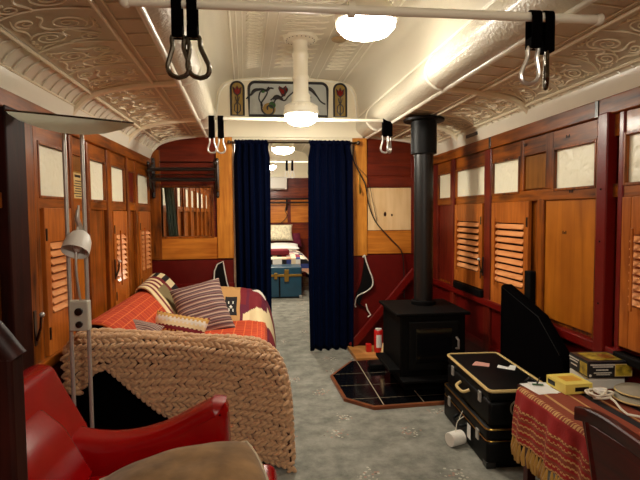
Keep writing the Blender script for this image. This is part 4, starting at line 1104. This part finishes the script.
cl_ = part('clamp', MB().box(LX-.034, LX+.046, LY-.028, LY+.014, .855, .985, .006), M['clampsteel'], t)
part('clamp_knob', MB().lathe([(0, 0), (.016, 0), (.016, .012), (0, .014)], (LX+.01, LY-.028, .94), 18, Matrix.Rotation(PI/2, 3, 'X')).lathe([(0, 0), (.014, 0), (.014, .010), (0, .012)], (LX+.01, LY-.028, .885), 18, Matrix.Rotation(PI/2, 3, 'X')), M['iron_gloss'], cl_, smooth=True)
part('reading_arm', MB().tube([interp([(LX+.012, LY-.012, .97), (LX+.005, LY-.03, 1.12), (LX+.01, LY-.02, 1.26), (LX+.016, LY-.015, 1.34), (LX+.018, LY-.015, 1.39)], k/20) for k in range(21)], .0055, n=8), M['steel'], t, smooth=True)
HR = Matrix.Rotation(math.radians(-38), 3, 'X') @ Matrix.Rotation(math.radians(4), 3, 'Y'); HC = Vector((LX+.012, LY-.055, 1.195))
hd = part('reading_head', MB().lathe([(.012, .104), (.022, .100), (.038, .086), (.050, .060), (.054, .03), (.055, 0), (.0525, 0), (.051, .03), (.046, .056), (.034, .080), (.012, .096)], HC, 36, HR), M['white'], t, smooth=True)
part('bulb', MB().ell(HC+HR @ Vector((0, 0, .035)), (.020, .020, .03)), M['paper'], hd, smooth=True)
part('head_joint', MB().tube([HC+HR @ Vector((0, 0, .10)), (LX+.016, LY-.03, 1.335), (LX+.016, LY-.02, 1.37)], [.014, .010, .007], n=10), M['steel'], t, smooth=True)

# ================================================================ RED ARMCHAIR (faces right, back to the left wall)
t = thing('red_armchair', 'red leather armchair in the left foreground', 'armchair', (-.45, 1.45, 0))
armp = [(-.84, .10), (-.84, .60), (-.72, .55), (-.62, .525), (-.50, .525), (-.38, .555), (-.28, .605), (-.20, .645), (-.165, .64), (-.15, .60), (-.145, .45), (-.14, .10)]
for (ya, yb) in ((1.785, 1.93), (.94, 1.08)):
    part('arm', MB().prism(armp, ya, yb, 'y', .042), M['leather'], t, smooth=True)
part('arm_panel', MB().box(-.16, -.05, 1.79, 1.93, .12, .42, .02), M['leather'], t, smooth=True)
backp = [(-.97, .30), (-.985, .62), (-.955, .74), (-.88, .785), (-.82, .775), (-.775, .68), (-.70, .535), (-.66, .40), (-.66, .30)]
part('backrest', MB().prism(backp, .95, 1.955, 'y', .025), M['leather'], t, smooth=True)
part('back_cushion', MB().prism([(-.82, .40), (-.84, .66), (-.79, .70), (-.70, .62), (-.60, .43)], 1.12, 1.75, 'y', .03), M['leather'], t, smooth=True)
part('seat_cushion', MB().box(-.72, .03, 1.11, 1.765, .30, .435, .04, seg=4), M['leather'], t, smooth=True)
part('seat_base', MB().box(-.84, -.01, .96, 1.93, .06, .32, .03, seg=3), M['leather'], t, smooth=True)
for (x, y) in ((-.80, 1.0), (-.08, 1.0), (-.80, 1.88), (-.08, 1.88)): part('foot', MB().box(x-.025, x+.025, y-.025, y+.025, 0, .07, .004), M['darkwood'], t)

cushion('suede_cushion', 'beige suede cushion with piping on the red armchair seat', (-.265, 1.45, .485), .28, .25, .095, rot(6, -6, 12), M['suede'], None, pipe=M['suede_pipe'], n=40, pw=2.0, rnd=.5)

# dark wooden high-backed chair at the left edge, nearest the camera
t = thing('high_backed_chair', 'dark glossy wooden high-backed chair cut off by the left edge in the foreground', 'chair', (-.68, .72, 0))
part('back_panel', MB().prism([(-.88, .46), (-.88, 1.16), (-.68, 1.21), (-.50, 1.16), (-.46, 1.11), (-.46, .46)], .835, .855, 'y', .004), M['darkwood'], t)
for x in (-.90, -.435):
    part('leg', MB().box(x-.022, x+.022, .825, .87, 0, 1.12, .006), M['darkwood'], t)
    part('leg', MB().box(x-.02, x+.02, .43, .47, 0, .44, .005), M['darkwood'], t)
part('crest_rail', MB().tube([interp([(-.92, .847, 1.11), (-.84, .847, 1.20), (-.67, .847, 1.235), (-.50, .847, 1.20), (-.418, .847, 1.11)], k/20) for k in range(21)], .022, n=10), M['darkwood'], t, smooth=True)
part('seat', MB().box(-.92, -.415, .42, .88, .43, .46, .01), M['darkwood'], t)
part('brass_mount', MB().tube([(-.52, .83, 1.0), (-.49, .815, 1.0), (-.46, .83, 1.01)], .006, n=8), M['brass'], t, smooth=True)

# ================================================================ SUITCASES
def suitcase(label, x0, x1, y0, y1, z0, z1, ang, labels=False):
    cx, cy = (x0+x1)/2, (y0+y1)/2
    t = thing('suitcase', label, 'suitcase', (cx, cy, z0), 'old black suitcases')
    zm = z0+(z1-z0)*.68
    part('shell', MB().box(x0, x1, y0, y1, z0, zm, .018, seg=3), M['black'], t, smooth=True)
    part('lid', MB().box(x0, x1, y0, y1, zm+.002, z1, .018, seg=3), M['black'], t, smooth=True)
    def ring(z, r, m, nm):
        pts = []; R = .03
        for (cx_, cy_, a0) in ((x1-R, y1-R, 0), (x0+R, y1-R, PI/2), (x0+R, y0+R, PI), (x1-R, y0+R, 1.5*PI)):
            for k in range(5): pts.append((cx_+R*math.cos(a0+PI/2*k/4), cy_+R*math.sin(a0+PI/2*k/4), z))
        part(nm, MB().tube(pts, r, closed=True, n=6), m, t, smooth=True)
    ring(z1-.006, .009 if labels else .005, M['goldtrim'] if labels else M['brass'], 'binding')
    if not labels: ring(zm, .003, M['brass'], 'lid_edge')
    ym = (y0+y1)/2
    part('handle', MB().tube([interp([(x0-.004, ym-.07, zm-.03), (x0-.035, ym-.055, zm-.045), (x0-.04, ym, zm-.05), (x0-.035, ym+.055, zm-.045), (x0-.004, ym+.07, zm-.03)], k/16) for k in range(17)], .009, n=8), M['goldtrim'] if labels else M['black'], t, smooth=True)
    for yy in (y0+.12, y1-.12):
        part('lock', MB().box(x0-.008, x0+.002, yy-.018, yy+.018, zm-.04, zm+.018, .003), M['steel'], t)
    if labels:
        part('sticker', MB().prism([(x0+.07, y0+.42), (x0+.16, y0+.38), (x0+.19, y0+.44), (x0+.12, y0+.49)], z1, z1+.001, 'z'), M['pink'], t)
        part('round_badge', MB().tube([(x0+.15+.036*math.cos(a), y0-.004, z0+.10+.040*math.sin(a)) for a in [2*PI*k/28 for k in range(28)]], .005, closed=True, n=6).tube([(x0+.15+.020*math.cos(a), y0-.003, z0+.10+.022*math.sin(a)) for a in [2*PI*k/20 for k in range(20)]], .003, closed=True, n=6), M['greymetal'], t, smooth=True)
        part('sticker', MB().prism([(x0+.20, y0+.36), (x0+.28, y0+.30), (x0+.33, y0+.38), (x0+.30, y0+.40), (x0+.27, y0+.36), (x0+.23, y0+.41)], z1, z1+.001, 'z'), M['paper'], t)
    else:
        part('corner_plate', MB().box(x0-.003, x0+.05, y0-.003, y0+.05, z0+.001, z0+.035, .004), M['iron_gloss'], t)
        part('luggage_tag', MB().box(x0-.012, x0-.009, y0+.20, y0+.25, z0+.06, z0+.14, .001), M['paper'], t)
    t.rotation_euler.z = ang
    return t
suitcase('larger black suitcase on the carpet, bottom of the stack of two', 1.15, 1.50, 2.35, 3.05, 0.0, .215, math.radians(-2.5))
suitcase('smaller black suitcase with tan edging and travel stickers, on top of the stack', 1.165, 1.50, 2.36, 3.03, .217, .415, math.radians(-2.5), True)
# leaning black case
t = thing('black_case', 'tall black wedge-shaped case leaning on the right wall behind the suitcases', 'case', (1.56, 2.7, 0))
part('shell', MB().prism([(2.99, .001), (2.99, .87), (2.96, .88), (2.55, .76), (2.34, .60), (2.26, .40), (2.26, .001)], 1.525, 1.585, 'x', .01), M['blackcloth'], t, smooth=True)
part('zip_edge', MB().tube([(1.522, 2.98, .05), (1.522, 2.98, .86), (1.522, 2.55, .752), (1.522, 2.345, .592)], .003, n=6), M['iron'], t, smooth=True)
# white cord reel by the suitcase
t = thing('thread_spool', 'white ribbed spool lying on the carpet beside the suitcases', 'spool', (1.09, 2.66, .045))
Rs = rot(0, 90, 20)
cS = Vector((1.075, 2.63, .042))
pr_ = [(0, -.045), (.038, -.045)]
for k in range(9): pr_ += [(.041, -.042+k*.009), (.037, -.0375+k*.009)]
pr_ += [(.040, .045), (.012, .045), (.012, .03), (0, .03)]
part('winding', MB().lathe(pr_, cS, 24, Rs), M['white'], t, smooth=True)
part('cord', MB().tube([interp([cS+Vector((0, 0, .04)), cS+Vector((.02, .02, .09)), cS+Vector((.045, -.01, .13)), cS+Vector((.035, .03, .10)), cS+Vector((.05, .02, .15))], k/20) for k in range(21)], .0025, n=6), M['wcable'], t, smooth=True)

# ================================================================ TABLE + RUNNER + THINGS ON IT
TZ = .54
t = thing('low_table', 'low wooden table under the red runner at lower right', 'table', (1.37, 1.65, 0))
part('tabletop', MB().box(1.17, 1.59, 1.10, 2.13, TZ-.035, TZ-.006, .004), M['chairwood'], t)
for (x, y) in ((1.21, 1.15), (1.55, 1.15), (1.21, 2.08), (1.55, 2.08)): part('leg', MB().box(x-.02, x+.02, y-.02, y+.02, 0, TZ-.035, .003), M['chairwood'], t)
part('apron', MB().box(1.185, 1.58, 1.12, 2.11, TZ-.09, TZ-.035, .002), M['chairwood'], t)
# runner: top, then hanging off the left side with fringe
def runner(u, v):
    y = 1.14+(2.07-1.14)*v
    L = u*.63
    wv = .010*math.sin(y*26)+.006*math.sin(y*61)
    if L < .40: return Vector((1.56-L, y, TZ+.002+.001*math.sin(y*20)))
    d = L-.40
    a = min(1, d/.03)
    return Vector((1.16-.022*math.sin(a*PI/2)-(wv+.02*d/.23)*min(1, d/.1), y+.015*math.sin(d*9)-.04*d, TZ+.002-max(0, d-.008)))
def runm(u, v):
    L = u*.63
    if L > .40:
        d = L-.40
        z = .012*(int(v*90) % 2)
        if .02 < d < .085: return 0
        if any(abs(d-q-z*.4) < .003 for q in (.09, .115, .145, .17, .20, .222)): return 3
        if d < .02: return 3 if int(v*110) % 2 else 1
        return 0 if (d*30) % 1 < .6 else 1
    if abs((L*10) % 1-.5) < .05 or abs(L-.35) < .006: return 3
    if .16 < L < .20 or .05 < L < .08: return 2
    return 1
o = part('table_runner', MB().grid(runner, 180, 150, runm), [F_RED, F_RUST, F_BLACK, F_TAN], smooth=True, solid=.003, autos=False)
tag(o, 'red and rust woven runner with gold tassels hanging off the low table', 'runner')
fr_ = MB()
for k in range(44):
    v = (k+.5)/44; p = runner(1.0, v)
    fr_.tube([p, p+Vector((-.006+.004*math.sin(k*2.1), .004*math.cos(k*1.7), -.045)), p+Vector((-.002, .008*math.sin(k), -.085))], [.004, .011, .009], n=6)
part('fringe', fr_, M['gold'], o, smooth=True)

def box_on(name, label, x0, x1, y0, y1, z0, z1, m, ang, cat='box'):
    c = ((x0+x1)/2, (y0+y1)/2, z0)
    t = thing(name, label, cat, c)
    part('carton', MB().box(x0, x1, y0, y1, z0, z1, .002), m, t); t.rotation_euler.z = math.radians(ang); return t
zb = TZ+.006
t = box_on('yellow_box', 'flat yellow cardboard box beside the stacked jigsaw boxes', 1.29, 1.42, 1.945, 2.085, zb, zb+.045, M['yellowbox'], 2)
part('printed_band', MB().box(1.335, 1.40, 1.9435, 1.9445, zb+.012, zb+.030), M['iron_gloss'], t)
part('side_print', MB().box(1.2885, 1.2895, 2.02, 2.07, zb+.012, zb+.032), M['iron_gloss'], t)
part('top_print', MB().box(1.32, 1.40, 1.985, 2.05, zb+.045, zb+.0455), M['ochre'], t)
t = box_on('white_box', 'white cardboard box supporting the black jigsaw box', 1.432, 1.605, 1.985, 2.125, zb, zb+.055, M['whitecard'], 0)
t = box_on('jigsaw_box', 'black jigsaw puzzle box with a yellow autumn landscape picture', 1.425, 1.625, 1.965, 2.12, zb+.057, zb+.132, M['blackcard'], -5)
zq = zb+.057
M['autumn'] = plain('autumn_landscape_print', (176, 150, 44), .35, coat=.4, var=.75, bscale=26, vscale=34)
M['autumn2'] = plain('autumn_tree_print', (150, 92, 24), .35, coat=.4, var=.8, bscale=60, vscale=50)
def pic(nm, x0, x1, y0, y1, z0, z1, m): part(nm, MB().box(x0, x1, y0, y1, z0, z1), m, t)
pic('picture_border', 1.545, 1.6225, 1.9635, 1.9648, zq+.007, zq+.063, M['goldtrim'])
pic('front_picture', 1.548, 1.6195, 1.9625, 1.9634, zq+.010, zq+.060, M['autumn'])
pic('side_picture', 1.4235, 1.4247, 1.975, 2.03, zq+.008, zq+.062, M['autumn'])
pic('top_picture', 1.45, 1.59, 1.985, 2.10, zq+.0752, zq+.076, M['autumn'])
part('painted_tree', MB().ell((1.55, 2.04, zq+.0762), (.035, .04, .0004)), M['autumn2'], t)
tx = MB()
for (a, b, z, hh) in ((1.434, 1.540, .060, .0032), (1.445, 1.532, .051, .0026), (1.460, 1.515, .037, .0028), (1.450, 1.528, .024, .0024), (1.462, 1.518, .016, .0018)):
    x = a
    while x < b: tx.box(x, x+.0045, 1.9628, 1.9646, zq+z-hh, zq+z+hh); x += .0062
part('front_lettering', tx, M['whitecard'], t)
tx = MB()
for (a, b, z) in ((2.04, 2.115, .058), (2.05, 2.11, .046), (2.055, 2.10, .028)):
    y = a
    while y < b: tx.box(1.4236, 1.4246, y, y+.005, zq+z-.003, zq+z+.003); y += .0075
part('side_lettering', tx, M['whitecard'], t)
part('round_mark', MB().lathe([(0, 0), (.006, 0)], (1.434, 1.9635, zq+.012), 14, Matrix.Rotation(PI/2, 3, 'X')), M['whitecard'], t)
for k, (lab, a, b, rz) in enumerate((('white sheet of paper sticking out beside the yellow box', 1.175, 1.285, .1), ('second white sheet lying askew over the first by the yellow box', 1.20, 1.285, -.2))):
    mb = MB().box(a, b, 1.97, 2.11, zb-.0015+.0012*k, zb-.0008+.0012*k); c = Vector(((a+b)/2, 2.04, zb))
    for v in mb.bm.verts: v.co = Matrix.Rotation(rz, 3, 'Z') @ (v.co-c) + c
    tag(part('paper_sheet', mb, M['paper'], at=tuple(c)), lab, 'paper')
tag(part('green_pen', MB().tube([(1.215, 2.075, zb+.005), (1.26, 2.06, zb+.005)], .004, n=8), F_GREEN, smooth=True), 'small green pen lying on the papers', 'pen')
c1 = [(1.20, 2.115, zb+.006), (1.21, 2.09, zb+.03), (1.25, 2.10, zb+.01), (1.23, 2.06, zb+.012), (1.275, 2.115, zb+.02)]
tag(part('charging_cord', MB().tube([interp(c1, k/30) for k in range(31)], .003, n=6), M['cable'], smooth=True), 'thin black cord tangled on the papers', 'cord')
t = thing('zip_pouch', 'round grey zipped pouch on the table runner at the right edge', 'pouch', (1.535, 1.83, zb))
for (dx, dy, z, r) in ((0, 0, .016, .085), (.012, .012, .042, .08)):
    part('pouch_half', MB().lathe([(0, -.014), (r*.8, -.013), (r, -.004), (r, .005), (r*.85, .013), (0, .016)], (1.535+dx, 1.83+dy, zb+z), 36), M['greyfab'], t, smooth=True)
    part('zip', MB().tube([(1.535+dx+(r+.001)*math.cos(a), 1.83+dy+(r+.001)*math.sin(a), zb+z) for a in [2*PI*k/40 for k in range(40)]], .0035, closed=True, n=6), M['goldtrim'], t, smooth=True)
pts = []
for k in range(90):
    a = k/90*2*PI*3.2; r = .040+.010*math.sin(k*.37)
    pts.append((1.40+r*math.cos(a)+.006*math.sin(a*.6), 1.875+r*.9*math.sin(a), zb+.006+.012*abs(math.sin(k*.21))+k*.0003))
pts += [(1.415, 1.80, zb+.02), (1.40, 1.75, zb+.012), (1.39, 1.70, zb+.010), (1.44, 1.665, zb+.008), (1.50, 1.69, zb+.008), (1.56, 1.67, zb+.008)]
tag(part('white_cable', MB().tube(pts, .0048, n=6), M['wcable'], smooth=True), 'coiled white cable lying on the table beside the grey pouch', 'cable')
tag(part('white_plug', MB().box(1.385, 1.425, 1.855, 1.90, zb+.028, zb+.046, .006), M['white'], smooth=True), 'small white charger block in the middle of the cable coil', 'charger')
# ================================================================ CHAIR at lower right
t = thing('wooden_chair', 'dark red-brown wooden chair with curved top rail in the bottom right corner', 'chair', (1.1, 1.3, 0))
CP = [(1.080, 1.555, .640), (1.090, 1.50, .652), (1.095, 1.42, .655), (1.09, 1.30, .652), (1.08, 1.18, .648), (1.07, 1.10, .64)]
mb = MB(); rings = []
for k in range(25):
    p = interp(CP, k/24); w = .012+.004*math.sin(PI*k/24); h = .024
    rings.append([mb.bm.verts.new((p[0]+a*w, p[1], p[2]+b*h)) for a, b in ((-1, -.8), (-.8, -1), (.8, -1), (1, -.8), (1, .8), (.7, 1), (-.7, 1), (-1, .8))])
for A, B in zip(rings, rings[1:]):
    for k in range(8): mb.bm.faces.new((A[k], A[(k+1) % 8], B[(k+1) % 8], B[k]))
mb.bm.faces.new(rings[0]); mb.bm.faces.new(rings[-1][::-1])
part('crest_rail', mb, M['chairwood'], t, smooth=True)
part('back_board', MB().prism([(1.53, .63), (1.50, .54), (1.455, .42), (1.16, .42), (1.12, .54), (1.11, .63)], 1.078, 1.094, 'x', .003), M['chairwood'], t)
for y, d in ((1.45, .06), (1.16, -.05)): part('leg', MB().tube([(1.04, y, 0), (1.09, y, .42), (1.088, y+d*.9, .63)], [.018, .019, .015], n=8), M['chairwood'], t, smooth=True)
for y in (1.45, 1.16): part('leg', MB().tube([(1.44, y, 0), (1.43, y, .38)], [.016, .02], n=8), M['chairwood'], t, smooth=True)
part('seat', MB().box(1.07, 1.46, 1.13, 1.48, .375, .405, .01), M['chairwood'], t, smooth=True)

# ================================================================ NEXT COMPARTMENT
t = thing('storage_trunk', 'teal blue storage trunk with brass clasps at the foot of the bed', 'trunk', (.25, 7.9, 0))
part('body', MB().box(-.20, .56, 7.62, 8.05, .02, .36, .012), M['teal'], t)
part('lid', MB().box(-.205, .565, 7.615, 8.055, .365, .50, .014), M['teal'], t)
part('metal_band', MB().box(-.21, .57, 7.608, 7.616, .35, .385, .002), M['brass'], t)
part('clasp', MB().box(.29, .36, 7.595, 7.61, .27, .46, .004), M['brass'], t); part('clasp', MB().box(.13, .18, 7.595, 7.61, .31, .41, .004), M['brass'], t)
part('corner_cap', MB().box(.52, .572, 7.605, 7.63, .0, .05, .004).box(-.21, -.16, 7.605, 7.63, 0, .05, .004), M['steel'], t)
part('strip', MB().box(.20, .225, 7.612, 7.618, .03, .36), M['black'], t)

t = thing('bed', 'bed with pale sheet in the next compartment seen through the doorway', 'bed', (.2, 9.1, 0))
part('bed_base', MB().box(-.75, .62, 8.12, 10.1, .10, .34, .01), M['darkwood'], t)
part('mattress', MB().box(-.75, .66, 8.1, 10.1, .34, .60, .05, seg=3), M['paper'], t, smooth=True)
for (x, y) in ((-.7, 8.2), (.55, 8.2), (-.7, 10.0), (.55, 10.0)): part('leg', MB().box(x-.03, x+.03, y-.03, y+.03, 0, .10), M['darkwood'], t)
def bq(u, v):
    P = [(-.7, .625), (.0, .635), (.5, .63), (.66, .60), (.74, .50), (.76, .30), (.77, .16)]
    x, z = interp(P, u); y = 8.06+1.2*v
    if v < .08: z = z-(.08-v)*3*(1 if z > .5 else 0); y = 8.06
    return Vector((x+.01*math.sin(y*20)*(u > .7), y, z))
def bqm(u, v):
    a, b = int(u*60), int(v*30)
    k = (a*7+b*13+(a*b) % 5) % 9
    if (a+b) % 2: return 0 if k < 6 else 4
    return (1, 1, 2, 3, 1, 5, 1, 3, 2)[k]
def patchmat():
    m, nt, b = newmat('multicolour_patch_squares'); L = nt.links.new
    tc = nt.nodes.new('ShaderNodeTexCoord'); v = nt.nodes.new('ShaderNodeTexVoronoi'); v.inputs['Scale'].default_value = 13; v.inputs['Randomness'].default_value = 0
    L(tc.outputs['Object'], v.inputs['Vector']); sc = nt.nodes.new('ShaderNodeSeparateColor'); L(v.outputs['Color'], sc.inputs[0])
    r = nt.nodes.new('ShaderNodeValToRGB'); r.color_ramp.interpolation = 'CONSTANT'; e = r.color_ramp.elements
    cs = [(228, 220, 204), (16, 14, 18), (226, 206, 170), (46, 60, 120), (228, 222, 210), (150, 40, 44), (214, 160, 130), (20, 16, 20), (228, 216, 190)]
    while len(e) < len(cs): e.new(.5)
    for i, c in enumerate(cs): e[i].position = i/len(cs); e[i].color = s2l(c)
    L(sc.outputs[0], r.inputs['Fac']); L(r.outputs['Color'], b.inputs['Base Color']); b.inputs['Roughness'].default_value = .9
    return m
o = part('patchwork_bedspread', MB().grid(bq, 60, 30), patchmat(), smooth=False, solid=.01)
tag(o, 'checkered patchwork bedspread hanging over the side of the bed', 'bedspread')
PF = plain('floral_pillow_print', (222, 212, 180), .85, var=.35, bscale=60, vscale=26)
cushion('bed_pillow', 'pale floral pillow at the head of the bed', (.22, 9.85, .95), .34, .18, .10, rot(65, 0, 0), PF)
cushion('bed_pillow', 'plain white pillow lying flat in front of the floral one', (.30, 9.52, .69), .36, .22, .06, rot(8, 0, 0), M['paper'])
cushion('wine_cushion', 'dark wine cushion behind the floral pillow', (.60, 9.95, .79), .14, .16, .08, rot(70, 0, 20), F_PURP)
tag(part('folded_blanket', MB().box(.06, .40, 8.12, 8.35, .64, .74, .035, seg=3), F_MAROON, smooth=True, at=(.2, 8.2, .64)), 'folded maroon and pink blanket at the foot of the bed above the trunk', 'blanket')
t = thing('air_conditioner', 'white wall-mounted air conditioner on the far end wall', 'air conditioner', (.12, YE, 1.82))
part('case', MB().box(-.35, .46, YE-.22, YE-.016, 1.83, 2.09, .025, seg=3), M['white'], t, smooth=True)
part('air_vent', MB().box(-.30, .41, YE-.225, YE-.19, 1.838, 1.86, .003), M['greyfab'], t)
t = thing('luggage_rack', 'long dark luggage rack on the far end wall above the bed', 'rack', (.3, YE, 1.6))
for z, y in ((1.64, YE-.2), (1.56, YE-.15)): part('rail', MB().tube([(-.4, y, z), (1.3, y, z)], .016, n=8), M['iron_gloss'], t, smooth=True)
for x in (-.3, .45, 1.2): part('bracket', MB().tube([(x, YE-.02, 1.40), (x, YE-.1, 1.50), (x, YE-.2, 1.66)], .014, n=8).tube([(x, YE-.02, 1.66), (x, YE-.2, 1.62)], .012, n=8), M['iron_gloss'], t, smooth=True)
c1 = [(.45, YE-.05, 1.5), (.42, YE-.05, 1.4), (.46, YE-.05, 1.3), (.40, YE-.05, 1.2), (.28, YE-.05, 1.12), (.1, YE-.05, 1.10)]
tag(part('power_cable', MB().tube([interp(c1, k/30) for k in range(31)], .007, n=6), M['cable'], smooth=True), 'dark cable hanging on the far end wall below the rack', 'cable')
# curtain seen through the partition window
t = thing('green_curtain', 'grey-green curtain gathered behind the partition window', 'curtain', (-.95, 5.0, 1.0))
part('cloth', MB().grid(lambda u, v: Vector((-.985+.09*u+.05*(1-v), 4.93+.02*math.sin(u*22), 1.02+.62*v)), 40, 12), M['greencurtain'], t, smooth=True, solid=.003, autos=False)

# ================================================================ WORLD + VIEW
w = bpy.data.worlds.new('world'); SC.world = w; w.use_nodes = True
w.node_tree.nodes['Background'].inputs[0].default_value = (.010, .008, .006, 1); w.node_tree.nodes['Background'].inputs[1].default_value = 1
SC.view_settings.view_transform = 'Standard'; SC.view_settings.look = 'None'; SC.view_settings.gamma = 1; SC.view_settings.use_curve_mapping = False
SC.view_settings.exposure = 2.08
